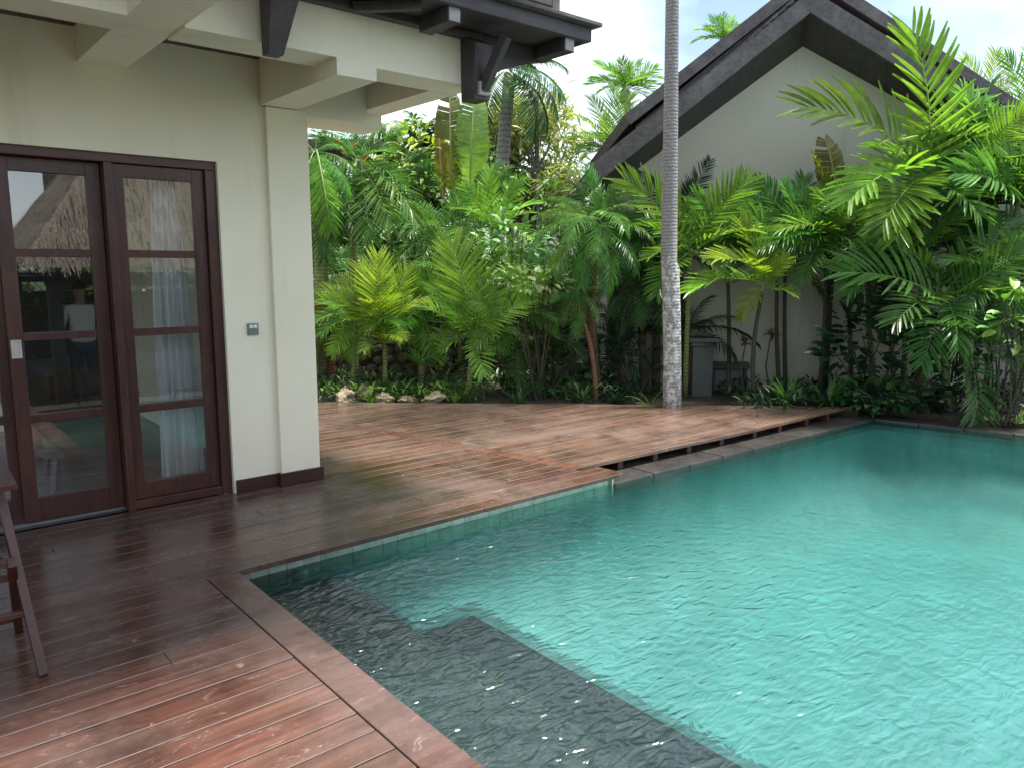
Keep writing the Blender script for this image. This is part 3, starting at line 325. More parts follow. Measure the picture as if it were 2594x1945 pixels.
SHRUBS=[
 ('broadleaf_shrub', 'dark glossy broadleaf shrub between gable wall and pool corner', (4.09, 8.6, 0.65), (0.62, 0.4, 0.5), 'ovate', 0.21, 150, 'dark'),
 ('broadleaf_shrub', 'dark shrub filling the corner under the low palm frond', (4.38, 8.4, 0.33), (0.5, 0.4, 0.5), 'ovate', 0.17, 120, 'dark'),
 ('broadleaf_shrub', 'pale leaved shrub spreading in the sun before the dwarf date palms', (0.29, 9.0, 1.37), (0.55, 0.3, 0.16), 'ovate', 0.11, 170, 'pale'),
 ('broadleaf_shrub', 'glossy mid green shrub rising behind the pale leaved shrub', (-0.04, 9.6, 1.77), (0.45, 0.35, 0.4), 'ovate', 0.13, 160, 'mid'),
 ('croton_shrub', 'yellow-green croton beside the big banana leaf', (-1.44, 11.6, 3.03), (0.45, 0.3, 0.55), 'lance', 0.2, 230, 'yellow'),
 ('broadleaf_shrub', 'leafy shrub in shade below the hanging pale frond', (0.41, 9.2, 0.33), (0.55, 0.35, 0.3), 'ovate', 0.12, 130, 'deep'),
 ('broadleaf_shrub', 'dense shrub against the stone wall near the house pillar', (-2.34, 9.9, 0.84), (0.4, 0.3, 0.45), 'ovate', 0.1, 150, 'deep'),
 ('broadleaf_shrub', 'round leaved bright shrub beside the pool end', (5.09, 7.7, 1.0), (0.28, 0.25, 0.3), 'ovate', 0.17, 50, 'lime'),
 ('broadleaf_shrub', 'shaded undergrowth shrub beneath the dwarf date palms', (1.5, 9.3, 0.26), (0.5, 0.35, 0.3), 'lance', 0.14, 130, 'dark'),
 ('broadleaf_shrub', 'leafy low shrub behind the pool coping corner', (4.04, 8.3, 0.12), (0.5, 0.3, 0.18), 'ovate', 0.13, 110, 'deep'),
 ('broadleaf_shrub', 'tangled dark shrub behind the hanging frond at the pool end', (5.16, 8.1, 0.43), (0.6, 0.4, 0.5), 'lance', 0.2, 150, 'dark'),
 ('broadleaf_shrub', 'broad leaved climber on the gable house beside the upright frond', (5.38, 9.2, 2.99), (0.35, 0.3, 0.6), 'ovate', 0.2, 90, 'deep'),
 ('broadleaf_shrub', 'shrub with glossy leaves behind the yellow areca clump', (-1.23, 9.9, 1.14), (0.5, 0.3, 0.4), 'lance', 0.15, 150, 'mid'),
 ('broadleaf_shrub', 'dark shrub in the middle of the bed under the mid palms', (-0.97, 9.6, 0.27), (0.5, 0.3, 0.3), 'lance', 0.15, 120, 'dark'),
 ('broadleaf_shrub', 'tall leafy shrub under the green stemmed palms', (-2.02, 11.0, 1.36), (0.6, 0.4, 0.6), 'lance', 0.13, 220, 'mid'),
 ('broadleaf_shrub', 'dense leafy shrub behind the horizontal fronds', (-1.42, 11.6, 2.37), (0.9, 0.5, 0.7), 'lance', 0.16, 260, 'mid'),
 ('broadleaf_shrub', 'shrub with dull leaves on the left behind the red timber', (-2.76, 11.4, 1.89), (0.6, 0.4, 0.7), 'lance', 0.14, 240, 'deep'),
 ('broadleaf_shrub', 'bushy shrub between bright areca and dwarf date palms', (0.29, 11.3, 2.22), (0.7, 0.4, 0.6), 'lance', 0.15, 240, 'mid'),
]
TUFTS=[
 ('strap_plant', 'upright strap leaved clump at the deck end before the gable wall', (3.14, 8.6, -0.01), 34, 0.5, 'mid'),
 ('strap_plant', 'wide strap leaved clump behind the deck tip', (3.57, 8.5, 0.01), 40, 0.5, 'mid'),
 ('strap_plant', 'small strap leaved plant left of the ringed trunk base', (1.56, 8.5, -0.01), 9, 0.28, 'lime'),
 ('strap_plant', 'narrow leaved tuft under the hanging pale frond', (-0.57, 8.8, -0.05), 24, 0.35, 'deep'),
 ('strap_plant', 'dark grassy tuft in front of the dwarf date palms', (0.83, 8.8, -0.05), 26, 0.38, 'deep'),
 ('strap_plant', 'spiky leaved plant in the bed behind the coral rocks', (-1.13, 9.2, 0.38), 26, 0.32, 'mid'),
 ('strap_plant', 'bright short tuft beside the coral rocks', (-1.64, 8.75, -0.01), 14, 0.25, 'lime'),
 ('strap_plant', 'low spreading leaves between the coral rocks', (-1.21, 8.75, -0.02), 18, 0.22, 'mid'),
 ('strap_plant', 'small light leaved plant right of the coral rocks', (-0.65, 8.7, -0.02), 16, 0.2, 'lime'),
 ('strap_plant', 'tuft of light leaves hanging at the pool end coping', (5.12, 7.6, -0.0), 14, 0.22, 'mid'),
 ('strap_plant', 'straggly tuft against the stone wall by the house pillar', (-2.38, 9.8, 0.78), 26, 0.45, 'olive'),
 ('strap_plant', 'dark spiky plant near the grey pedestal', (1.2, 8.7, -0.03), 22, 0.32, 'dark'),
 ('strap_plant', 'thin grassy tuft left of the slender palm foot', (2.64, 8.6, -0.03), 12, 0.25, 'olive'),
 ('strap_plant', 'low dark leaves along the deck edge in the middle of the bed', (0.08, 8.7, -0.03), 24, 0.28, 'deep'),
 ('strap_plant', 'leafy tuft along the pool corner coping', (4.25, 8.1, 0.02), 22, 0.24, 'deep'),
]

# ================================================================== ground, pool
WZ = -0.115
m = MB(); S_ = 400
for x0, x1, y0, y1 in ((-S_, S_, -S_, .1), (-S_, S_, 4.3, S_), (-S_, 1.2, .1, 4.3), (9.6, S_, .1, 4.3)):
    m.face([(x0, y0, -.45), (x1, y0, -.45), (x1, y1, -.45), (x0, y1, -.45)])
t = NT('short grass ground'); n = t.noise(t.coord('Object'), 6, 8, .7)
M['lawn'] = t.pbr(t.ramp(n, [(.3, (.022, .034, .012)), (.7, (.05, .062, .028))]), .95)
m.build('ground', M['lawn'], kind='structure')
POOL = [(1.325, 3.80), (4.19, 3.80), (8.23, 3.65), (8.95, .35), (1.325, .35)]
pool = empty('swimming_pool', (0, 0, 0), kind='structure')
FZ = -1.15
RC = .75                                          # coved foot of the pool wall
def inset(i): return [(1.325 + i, 3.80 - i), (4.19, 3.80 - i), (8.23 - i, 3.65 - i), (8.95 - i, .35 + i), (1.325 + i, .35 + i)]
rings = [(0, -.215)] + [(RC * (1 - math.cos(a_)), FZ + RC - RC * math.sin(a_)) for a_ in [math.pi / 2 * k / 9 for k in range(10)]]
m = MB(); m.face([(x, y, FZ) for x, y in reversed(inset(RC))]); m.build('pool_floor', M['poolfloor'], pool)
m = MB(); npt = 5
for i_, z_ in rings: m.v += [Vector((x, y, z_)) for x, y in inset(i_)]
for j in range(len(rings) - 1):
    for k in range(npt): a_ = j * npt + k; b_ = j * npt + (k + 1) % npt; m.f.append((a_, b_, b_ + npt, a_ + npt)); m.m.append(0)
m.build('pool_wall', M['poolfloor'], pool, True)
B(1.326, 1.94, .36, 3.79, FZ, -.26).build('pool_step', M['step1'], pool, bevel=.012)
B(1.941, 2.47, .36, 3.25, FZ, -.43).build('pool_step', M['step'], pool, bevel=.012)
wm = MB(); wm.face([(x, y, WZ) for x, y in [(1.30, 3.815), (4.195, 3.815), (4.195, 3.77), (8.25, 3.655), (8.97, .33), (1.30, .33)]][::-1])
wm.build('water', M['water'], kind='structure')
x = 1.325; rnd = random.Random(3)
while x < 4.17:                                   # the tile band under the deck edge
    for z0, z1 in ((-.118, -.034), (-.214, -.122)):
        B(x + .0015, min(x + .0985, 4.187), 3.797 + rnd.uniform(-.002, .001), 3.825, z0, z1).build('tile', M['tile'], pool)
    x += .10
y = .36
while y < 3.70:
    B(1.30, 1.329 + rnd.uniform(-.001, .002), y + .0015, y + .0985, -.214, -.034).build('tile', M['tile'], pool); y += .10
B(4.187, 4.20, 3.765, 3.825, -.214, -.034).build('tile', M['tile'], pool)
def lerp(a, b, u): return a + (b - a) * u
def coping(a, b, ao, bo, n):
    for k in range(n):
        u0 = k / n + .0012; u1 = (k + 1) / n - .0012; dz = rnd.uniform(-.002, .002)
        P = [(lerp(a[0], b[0], u0), lerp(a[1], b[1], u0)), (lerp(a[0], b[0], u1), lerp(a[1], b[1], u1)), (lerp(ao[0], bo[0], u1), lerp(ao[1], bo[1], u1)), (lerp(ao[0], bo[0], u0), lerp(ao[1], bo[1], u0))]
        MB().prism(P, -.2, -.098 + dz).build('coping_stone', M['coping'], pool, bevel=.005)
coping((4.20, 3.755), (8.22, 3.64), (4.20, 4.25), (8.22, 4.05), 9)
coping((8.94, .35), (8.222, 3.64), (9.40, .35), (8.47, 4.03), 8)
coping((1.33, .35), (8.95, .35), (1.33, .02), (9.4, .02), 15)
lt = MB(); lt.tube([(1.70, 3.796, -.168), (1.70, 3.775, -.168)], [.045, .038], 20); pl = lt.build('pool_inlet_cover', M['white'], pool, True)

# ================================================================== decking
def clip(poly, fn):
    out = []
    for i in range(len(poly)):
        a, b = poly[i], poly[(i + 1) % len(poly)]; fa, fb = fn(a), fn(b)
        if fa >= 0: out.append(a)
        if (fa >= 0) != (fb >= 0):
            u = fa / (fa - fb); out.append((lerp(a[0], b[0], u), lerp(a[1], b[1], u)))
    return out
XS = lambda y: 4.07 - .2248 * (y - 3.92)
XB = lambda y: 3.815 + (7.915 - y) * 1.0932
YF = lambda x: 3.99 - (x - 4.17) * (.15 / 4.1)
def plank(poly, parent, name='plank', tint=1.0, z=0, red=1.0):
    if len(poly) < 3: return
    ar = abs(sum(poly[i][0] * poly[(i + 1) % len(poly)][1] - poly[(i + 1) % len(poly)][0] * poly[i][1] for i in range(len(poly)))) / 2
    if ar < .004: return
    dz = rnd.uniform(-.0012, .0012) + z
    o = MB().prism(poly, -.03 + dz, dz).build(name, [M['deck'], M['deckedge']], parent)
    b = o.modifiers.new('bevel', 'BEVEL'); b.width = .0025; b.segments = 1; b.limit_method = 'ANGLE'; b.material = 1
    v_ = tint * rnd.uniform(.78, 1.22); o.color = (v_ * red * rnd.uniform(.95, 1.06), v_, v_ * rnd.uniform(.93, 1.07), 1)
deck = empty('house_deck', (0, 0, 0), kind='structure'); deck2 = empty('garden_deck', (0, 0, 0), kind='structure')
PITCH = .124; GAP = .0058
y = 3.541 - PITCH * 41
while y < 9.0:
    y0, y1 = y + GAP / 2, y + PITCH - GAP / 2; ym = (y0 + y1) / 2
    if ym < 3.64: segs = [(-3.2, 1.158)]
    elif ym < 3.79: segs = [(-3.2, 4.2)]; y1 = 3.785
    elif ym < 5.0: segs = [(-3.2, None)]
    else: segs = [(2.44, None)]
    if 3.66 <= y0 < 3.79 and y1 > 3.79: pass
    for x0, x1 in segs:
        poly = [(x0, y0), (9, y0), (9, y1), (x0, y1)]
        if x1: poly = [(x0, y0), (x1, y0), (x1, y1), (x0, y1)]
        elif ym < 3.95: poly = [(x0, max(y0, 3.7905)), (4.195, max(y0, 3.7905)), (4.18, y1), (x0, y1)]
        else: poly = clip(poly, lambda p: XS(p[1]) - .07 - p[0])
        if ym > 5: poly = clip(poly, lambda p: XB(p[1]) - p[0])
        if len(poly) < 3: continue
        if x0 < 0:                                # butt joints
            j = rnd.uniform(-2.2, .9); cuts = [j] + ([rnd.uniform(1.7, 3.3)] if not x1 or x1 > 3 else [])
            lo = -99
            for c in cuts + [99]:
                q = clip(clip(poly, lambda p: p[0] - lo - .001), lambda p: c - .001 - p[0]); lo = c
                plank(q, deck, red=1.06 if ym < 3 else 1.0)
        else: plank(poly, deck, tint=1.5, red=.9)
    if ym > 3.86:
        poly = [(3.0, y0), (9, y0), (9, y1), (3.0, y1)]
        for fn in (lambda p: p[0] - XS(p[1]) - .07, lambda p: XB(p[1]) - p[0], lambda p: p[1] - YF(p[0])): poly = clip(poly, fn) if len(poly) > 2 else poly
        lo = -99
        for c in [rnd.uniform(4.3, 5.6), rnd.uniform(6.2, 7.5), 99]:
            q = clip(clip(poly, lambda p: p[0] - lo - .001), lambda p: c - .001 - p[0]) if len(poly) > 2 else []; lo = c
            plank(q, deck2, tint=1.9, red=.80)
    y += PITCH
plank([(1.164, -1.54), (1.314, -1.54), (1.314, 3.655), (1.164, 3.655)], deck, 'border_board', 1.2, .0, 1.0)
a0, a1 = (XS(3.98), 3.98), (XS(8.6), 8.6)
plank([(a0[0] - .064, a0[1]), (a0[0] + .064, a0[1]), (a1[0] + .064, a1[1]), (a1[0] - .064, a1[1])], deck2, 'border_board', 1.3, .001, 1.0)
m = MB(); m.prism([(-3.2, -1.5), (1.30, -1.5), (1.30, 3.82), (4.18, 3.83), (4.15, 4.25), (8.1, 4.02), (3.05, 8.6), (2.44, 9.0), (2.44, 5.03), (-3.2, 5.03)], -.44, -.034); m.build('deck_base', M['sub'], deck)  # dark block under the boards, its colour stands in for shade in the gaps
for x in (4.55, 4.97, 5.41, 5.87, 6.38, 6.8, 7.28, 7.69):
    B(x - .03, x + .03, YF(x) + .03, YF(x) + .2, -.096, -.032).build('joist', M['skirt'], deck2)

# garden bed
m = MB(); m.prism([(3.0, 8.66), (8.30, 3.86), (8.48, 4.05), (9.42, .3), (9.6, -3), (16, -3), (16, 20), (-6, 20), (-6, 10.5), (2.4, 9.6)], -.44, -.05); m.build('garden_bed', M['soil'], kind='structure')

# ================================================================== the house
house = empty('plaster_house', (2.3, 5.0, 0), 'cream plaster house with pergola beams and dark red sliding doors on the deck', 'house')
HB = lambda n, mt, *b, bevel=0, par=None: B(*b).build(n, mt, par or house, bevel=bevel)
m = MB(); m.box(-3.5, 1.80, 5.0, 5.18, 2.155, 3.0); m.box(1.80, 2.125, 5.0, 5.18, -.03, 3.0); m.build('wall', M['wall'], house)
HB('pillar', M['wall'], 2.12, 2.41, 4.965, 5.31, -.03, 2.53, bevel=.006)
m = MB(); m.box(2.08, 2.385, 5.31, 10.0, -.03, 3.0); m.box(-3.5, 2.08, 8.6, 8.8, -.03, 3.0); m.build('wall', M['wall'], house)
HB('room_floor', M['stonefloor'], -3.5, 2.08, 5.16, 8.6, -.03, .004)
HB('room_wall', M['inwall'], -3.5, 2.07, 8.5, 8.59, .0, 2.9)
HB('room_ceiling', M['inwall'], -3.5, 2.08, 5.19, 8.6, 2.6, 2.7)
m = MB(); m.box(1.812, 2.104, 4.984, 4.999, .001, .088); m.build('skirting', M['skirt'], house, bevel=.002)
m = MB(); m.box(2.106, 2.43, 4.948, 4.964, .001, .09); m.box(2.105, 2.119, 4.9645, 4.998, .001, .09); m.box(2.411, 2.43, 4.9645, 5.4, .001, .09); m.build('skirting', M['skirt'], house, bevel=.002)
# door frame
m = MB(); m.box(-3.5, 1.799, 5.03, 5.17, 2.104, 2.154); m.build('door_frame', M['redx'], house, bevel=.003)
HB('door_frame', M['red'], 1.733, 1.799, 5.03, 5.17, .0, 2.1035, bevel=.003)
HB('door_frame', M['red'], 1.150, 1.192, 5.015, 5.165, .0, 2.1035, bevel=.003)
HB('door_sill', M['redx'], 1.193, 1.732, 5.035, 5.15, .002, .055, bevel=.003)
HB('door_track', M['metal'], -3.4, 1.149, 5.105, 5.15, .001, .016)
ZR = [(2.025, 1.60), (1.555, 1.125), (1.080, .655), (.605, .163)]
def leaf(x0, x1, y0, stile, z0, z1, handle=False):
    y1 = y0 + .042; g0, g1 = x0 + stile, x1 - stile
    m = MB(); m.box(x0, g0, y0, y1, z0, z1); m.box(g1, x1, y0, y1, z0, z1)
    m.box(g0, g1, y0 + .001, y1 - .001, ZR[0][0], z1); m.box(g0, g1, y0 + .001, y1 - .001, z0, ZR[3][1])
    for k in range(3): m.box(g0, g1, y0 + .004, y1 - .004, ZR[k + 1][0], ZR[k][1])
    d = m.build('sliding_door', M['red'], house, bevel=.003)
    for a_, b_ in ZR: B(g0 - .004, g1 + .004, y0 + .018, y0 + .023, b_ - .004, a_ + .004).build('pane', M['glass'], d)
    if handle:
        hm = MB(); hx0, hx1, hz0, hz1 = x0 + .010, x0 + .062, .985, 1.09
        hm.box(hx0, hx1, y0 - .006, y0 - .0005, hz1 - .010, hz1); hm.box(hx0, hx1, y0 - .006, y0 - .0005, hz0, hz0 + .010); hm.box(hx0, hx0 + .010, y0 - .006, y0 - .0005, hz0 + .01, hz1 - .01); hm.box(hx1 - .010, hx1, y0 - .006, y0 - .0005, hz0 + .01, hz1 - .01)
        hm.box(hx0 + .01, hx1 - .01, y0 - .003, y0 - .0005, hz0 + .01, hz1 - .01)
        hm.build('handle', M['metal'], d)
leaf(1.194, 1.731, 5.062, .070, .057, 2.102)
leaf(.615, 1.147, 5.108, .075, .018, 2.102, True)
leaf(.08, .640, 5.158, .075, .018, 2.102)
leaf(-.50, .06, 5.108, .075, .018, 2.102)
sw = HB('light_switch', M['grey'], 1.940, 2.014, 4.986, 4.9995, 1.052, 1.130, bevel=.003)
for k in range(2): B(1.950 + k * .028, 1.975 + k * .028, 4.983, 4.9855, 1.062, 1.096).build('switch_key', M['grey'], sw)
for k in range(2): B(1.951 + k * .028, 1.974 + k * .028, 4.983, 4.9855, 1.100, 1.121).build('switch_key', M['white'], sw)
# pergola beams
bb = lambda *b: HB('beam', M['beam'], *b)
bb(-3.5, 1.05, 3.931, 4.20, 2.625, 2.86); bb(1.05, 1.30, 2.7, 4.998, 2.632, 2.86); bb(1.30, 2.09, 3.931, 4.20, 2.622, 2.90)
bb(2.09, 2.335, 3.931, 4.964, 2.532, 2.90); bb(2.335, 3.06, 3.931, 4.20, 2.603, 2.90); bb(2.868, 3.0595, 4.2005, 5.10, 2.601, 2.90)
bb(2.412, 3.062, 5.101, 5.38, 2.502, 2.90); bb(2.3355, 2.867, 4.966, 5.10, 2.502, 2.80)
bb(-.75, -.5, 2.7, 4.998, 2.632, 2.86)
m = MB()
for k in range(34): m.box(-3.5 + k * .195, -3.5 + k * .195 + .19, 4.205, 4.995, 2.815, 2.835)
m.build('ceiling_board', M['dkwood'], house, kind='stuff')
# the overhanging upper floor
fy = 3.60
for k in range(8):
    y0 = fy + k * .22; HB('floor_board', M['dkwood'], -3.5, 3.62, y0, y0 + .2195, 2.905, 2.935)
HB('edge_beam', M['dkwood'], -3.5, 3.66, fy - .055, fy - .001, 2.898, 2.982, bevel=.005)
HB('edge_beam', M['dkwood'], 3.621, 3.66, fy, 5.4, 2.898, 2.982, bevel=.005)
HB('edge_beam', M['dkwood'], -3.5, 3.05, 3.865, 3.929, 2.862, 2.904, bevel=.005)
HB('coping_board', M['barge'], -3.5, 3.70, fy - .11, fy + .1, 2.984, 3.008, bevel=.004)
HB('coping_board', M['barge'], 3.55, 3.72, fy + .101, 5.4, 2.984, 3.008, bevel=.004)
for x in (-1.2, -.35, .3, 1.72, 2.622, 3.50):
    j = HB('joist', M['dkwood_z'], x - .043, x + .043, fy - .02, 3.864, 2.822, 2.904, bevel=.004)
    B(x - .036, x + .036, fy - .0235, fy - .0205, 2.828, 2.898).build('joist_end', M['lit_end'], j)
m = MB(); q = lambda c, hw, z: [(c[0] - hw, c[1] - hw, z), (c[0] + hw, c[1] - hw, z), (c[0] + hw, c[1] + hw, z), (c[0] - hw, c[1] + hw, z)]
m.hexa(q((1.70, 3.862), .040, 2.548) + q((1.72, 3.80), .075, 2.82)); m.build('corbel', M['dkwood_z'], house, bevel=.004)
m = MB(); m.hexa([(2.925, 3.80, 2.50), (3.04, 3.80, 2.50), (3.04, 3.934, 2.50), (2.925, 3.934, 2.50), (2.92, 3.78, 2.822), (3.05, 3.78, 2.822), (3.05, 3.934, 2.90), (2.92, 3.934, 2.90)]); cb = m.build('corner_post', M['dkwood_z'], house, bevel=.005)
B(2.945, 3.02, 3.775, 3.799, 2.525, 2.60).build('bracket_end', M['lit_end'], cb)
prof = [(3.052, 2.535), (3.07, 2.60), (3.125, 2.68), (3.20, 2.72), (3.30, 2.755), (3.45, 2.805), (3.62, 2.84), (3.62, 2.897), (3.052, 2.897)]
m = MB(); n = len(prof); i0 = [Vector((a_, 3.866, b_)) for a_, b_ in prof]; i1 = [Vector((a_, 3.93, b_)) for a_, b_ in prof]
m.face(i0); m.face(i1[::-1])
for k in range(n): m.face([i0[(k + 1) % n], i0[k], i1[k], i1[(k + 1) % n]])
m.build('bracket', M['dkwood'], house)
MB().bar((2.985, 3.79, 2.56), (3.02, 3.62, 2.83), .05, .06).build('brace', M['dkwood_z'], house, bevel=.004)
MB().bar((2.16, 3.86, 2.87), (2.45, 3.64, 2.89), .05, .05).build('brace', M['dkwood'], house, bevel=.004)
# balustrade and upper storey
HB('railing', M['barge'], -3.5, 3.40, fy - .02, fy + .04, 3.93, 3.99, bevel=.004)
HB('railing', M['barge'], -3.5, 3.40, fy - .01, fy + .03, 3.06, 3.10, bevel=.004)
for k in range(18):
    x = -3.0 + k * .376; HB('baluster', M['barge'], x - .03, x + .03, fy - .012, fy + .032, 3.01, 3.93)
HB('upper_wall', M['wall'], -3.5, 2.6, 5.0, 9.9, 3.0, 4.9)
m = MB(); m.hexa([(-4, 2.05, 4.30), (4.1, 2.05, 4.30), (2.6, 7.6, 6.6), (-4, 7.6, 6.6), (-4, 2.05, 4.43), (4.1, 2.05, 4.43), (2.6, 7.6, 6.73), (-4, 7.6, 6.73)]); m.build('roof', M['shingle'], house)  # unseen roof, eave pushed out to shade the near deck and pool
# curtain
m = MB(); nx, nzz = 60, 14; vs = []
for j in range(nzz + 1):
    z = .05 + 2.05 * j / nzz; u = j / nzz; xl = lerp(1.425, 1.475, u); xr = lerp(1.70, 1.62, u ** 2)
    for i in range(nx + 1):
        a_ = i / nx; fold = .028 * math.sin(a_ * 2 * math.pi * 5.5 + .5 * math.sin(u * 3)) * (1 - .3 * u) + .012 * math.sin(a_ * 37 + u * 2)
        m.v.append(Vector((lerp(xl, xr, a_) + .004 * math.sin(u * 9 + a_ * 20), 5.29 + fold, z)))
for j in range(nzz):
    for i in range(nx):
        a_ = j * (nx + 1) + i; m.f.append((a_, a_ + 1, a_ + nx + 2, a_ + nx + 1)); m.m.append(0)
m.build('curtain', M['curtain'], None, True, label='white folded curtain hanging behind the right glass door', cat='curtain')

# ================================================================== gable house
gab = empty('gable_house', G(3.4, 9.75, 0), 'pale gabled house end wall with dark timber bargeboards behind the palms', 'house')
def gx(poly, d0, d1, tilt=None):                 # (s, z) outline extruded along D
    m = MB(); a_ = [G(s, d0, z) for s, z in poly]; b_ = [G(s, d1, z) for s, z in poly]; n = len(poly)
    m.face(a_); m.face(b_[::-1])
    for k in range(n): m.face([a_[(k + 1) % n], a_[k], b_[k], b_[(k + 1) % n]])
    return m
WA = (3.506, 4.146); WL = (1.21, 2.458); WR = (8.2, 1.75)
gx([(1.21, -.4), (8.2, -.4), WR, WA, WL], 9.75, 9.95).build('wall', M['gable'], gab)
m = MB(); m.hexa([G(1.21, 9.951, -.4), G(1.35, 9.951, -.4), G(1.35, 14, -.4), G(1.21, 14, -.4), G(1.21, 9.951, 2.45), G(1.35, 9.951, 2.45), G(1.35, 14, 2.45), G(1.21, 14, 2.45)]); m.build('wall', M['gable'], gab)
BA = (3.405, 4.387); BL = (1.06, 2.535); BR = (7.6, 2.04); TH = .245
roof = gx([(BL[0] - .06, BL[1] + .13), (BA[0], BA[1] + .17), (BR[0], BR[1] + .17), (BR[0], BR[1] + TH), (BA[0], BA[1] + TH), (BL[0] - .1, BL[1] + .16 + .04)], 9.335, 14).build('roof', M['shingle'], gab)
gx([BL, BA, (BA[0], BA[1] + TH), (BL[0] - .10, BL[1] + .135)], 9.285, 9.333).build('bargeboard', M['barge'], roof, bevel=.004)
gx([(BA[0] + .002, BA[1]), BR, (BR[0], BR[1] + TH), (BA[0] + .002, BA[1] + TH)], 9.285, 9.333).build('bargeboard', M['barge'], roof, bevel=.004)
def ruled(f0_, f1_, b0_, b1_, t_, n, name, mat, par):   # soffit boards between barge and wall line
    for k in range(n):
        u0, u1 = k / n + .0004, (k + 1) / n - .0004
        P = [f0_.lerp(f1_, u0), f0_.lerp(f1_, u1), b0_.lerp(b1_, u1), b0_.lerp(b1_, u0)]
        MB().hexa(P + [p + Vector((0, 0, t_)) for p in P]).build(name, mat, par)
ruled(G(BL[0], 9.334, BL[1] + .005), G(BA[0], 9.334, BA[1] + .005), G(WL[0] - .12, 9.749, WL[1] - .09), G(WA[0], 9.749, WA[1]), .03, 16, 'soffit_board', M['dkwood'], roof)
ruled(G(BA[0], 9.334, BA[1] + .005), G(BR[0], 9.334, BR[1] + .005), G(WA[0], 9.749, WA[1]), G(WR[0], 9.749, WR[1]), .03, 18, 'soffit_board', M['dkwood'], roof)
MB().hexa([G(.97, 9.334, 2.665), G(1.10, 9.334, 2.54), G(1.10, 13.9, 2.54), G(.97, 13.9, 2.665), G(.98, 9.334, 2.70), G(1.30, 9.334, 2.75), G(1.30, 13.9, 2.75), G(.98, 13.9, 2.70)]).build('eave_board', M['barge'], roof)
# second, raised tier
UL = (1.42, 3.20); UA = (3.50, 4.80)
gx([UL, UA, (UA[0], UA[1] + .16), (UL[0] - .07, UL[1] + .10)], 9.52, 9.57).build('bargeboard', M['barge'], roof, bevel=.004)
gx([(UA[0] + .002, UA[1]), (6.5, UA[1] - 1.73), (6.5, UA[1] - 1.60), (UA[0] + .002, UA[1] + .16)], 9.52, 9.57).build('bargeboard', M['barge'], roof, bevel=.004)
gx([(UL[0], UL[1] + .03), (UA[0], UA[1] + .06), (6.5, UA[1] - 1.67), (6.5, UA[1] - 1.6), (UA[0], UA[1] + .17), (UL[0] - .07, UL[1] + .12)], 9.571, 14).build('upper_roof', M['shingle'], roof)
gx([(1.5, 2.98), (1.5, 3.2), (UA[0], UA[1] + .02), (UA[0], 4.5)], 9.60, 9.66).build('roof_filler', M['dkwood'], roof)
for k in range(26):                               # shingle ends showing along the left verge
    u = k / 26; s0 = lerp(BL[0] + .02, BA[0] - .06, u); z0 = lerp(BL[1] + .15, BA[1] + TH + .005, u)
    dd = .82 * .105; P = [G(s0, 9.29, z0 + .004), G(s0 + .13, 9.29, z0 + dd + .004), G(s0 + .13, 9.51, z0 + dd + .004), G(s0, 9.51, z0 + .004)]
    h_ = .018 + rnd.uniform(0, .012)
    MB().hexa([p + Vector((0, 0, 0)) for p in P] + [p + Vector((0, 0, h_)) for p in P]).build('shingle', M['shingle'], roof)
ht = MB(); ht.hexa([G(2.60, 9.70, -.35), G(2.96, 9.70, -.35), G(2.96, 9.749, -.35), G(2.60, 9.749, -.35), G(2.60, 9.70, .22), G(2.96, 9.70, .22), G(2.96, 9.749, .22), G(2.60, 9.749, .22)]); hd = ht.build('hatch_door', M['hatch'], gab, bevel=.006)
def gbox(s0, s1, d0, d1, z0, z1): return MB().hexa([G(s0, d0, z0), G(s1, d0, z0), G(s1, d1, z0), G(s0, d1, z0), G(s0, d0, z1), G(s1, d0, z1), G(s1, d1, z1), G(s0, d1, z1)])
gbox(2.55, 3.02, 9.64, 9.748, .232, .315).build('hatch_lintel', M['pedestal'], gab, bevel=.008)
gbox(2.56, 2.598, 9.66, 9.748, -.35, .231).build('hatch_jamb', M['pedestal'], gab, bevel=.005)
gbox(2.962, 3.0, 9.66, 9.748, -.35, .231).build('hatch_jamb', M['pedestal'], gab, bevel=.005)
ped = empty('garden_pedestal', G(2.33, 9.35, -.05), 'grey plaster pedestal with a moulded cap beside the wall hatch', 'pedestal')
gbox(2.20, 2.45, 9.25, 9.5, -.3, .56).build('shaft', M['pedestal'], ped, bevel=.01)
gbox(2.17, 2.48, 9.22, 9.53, .561, .61).build('cap', M['pedestal'], ped, bevel=.01); gbox(2.14, 2.51, 9.19, 9.56, .611, .66).build('cap', M['pedestal'], ped, bevel=.01)
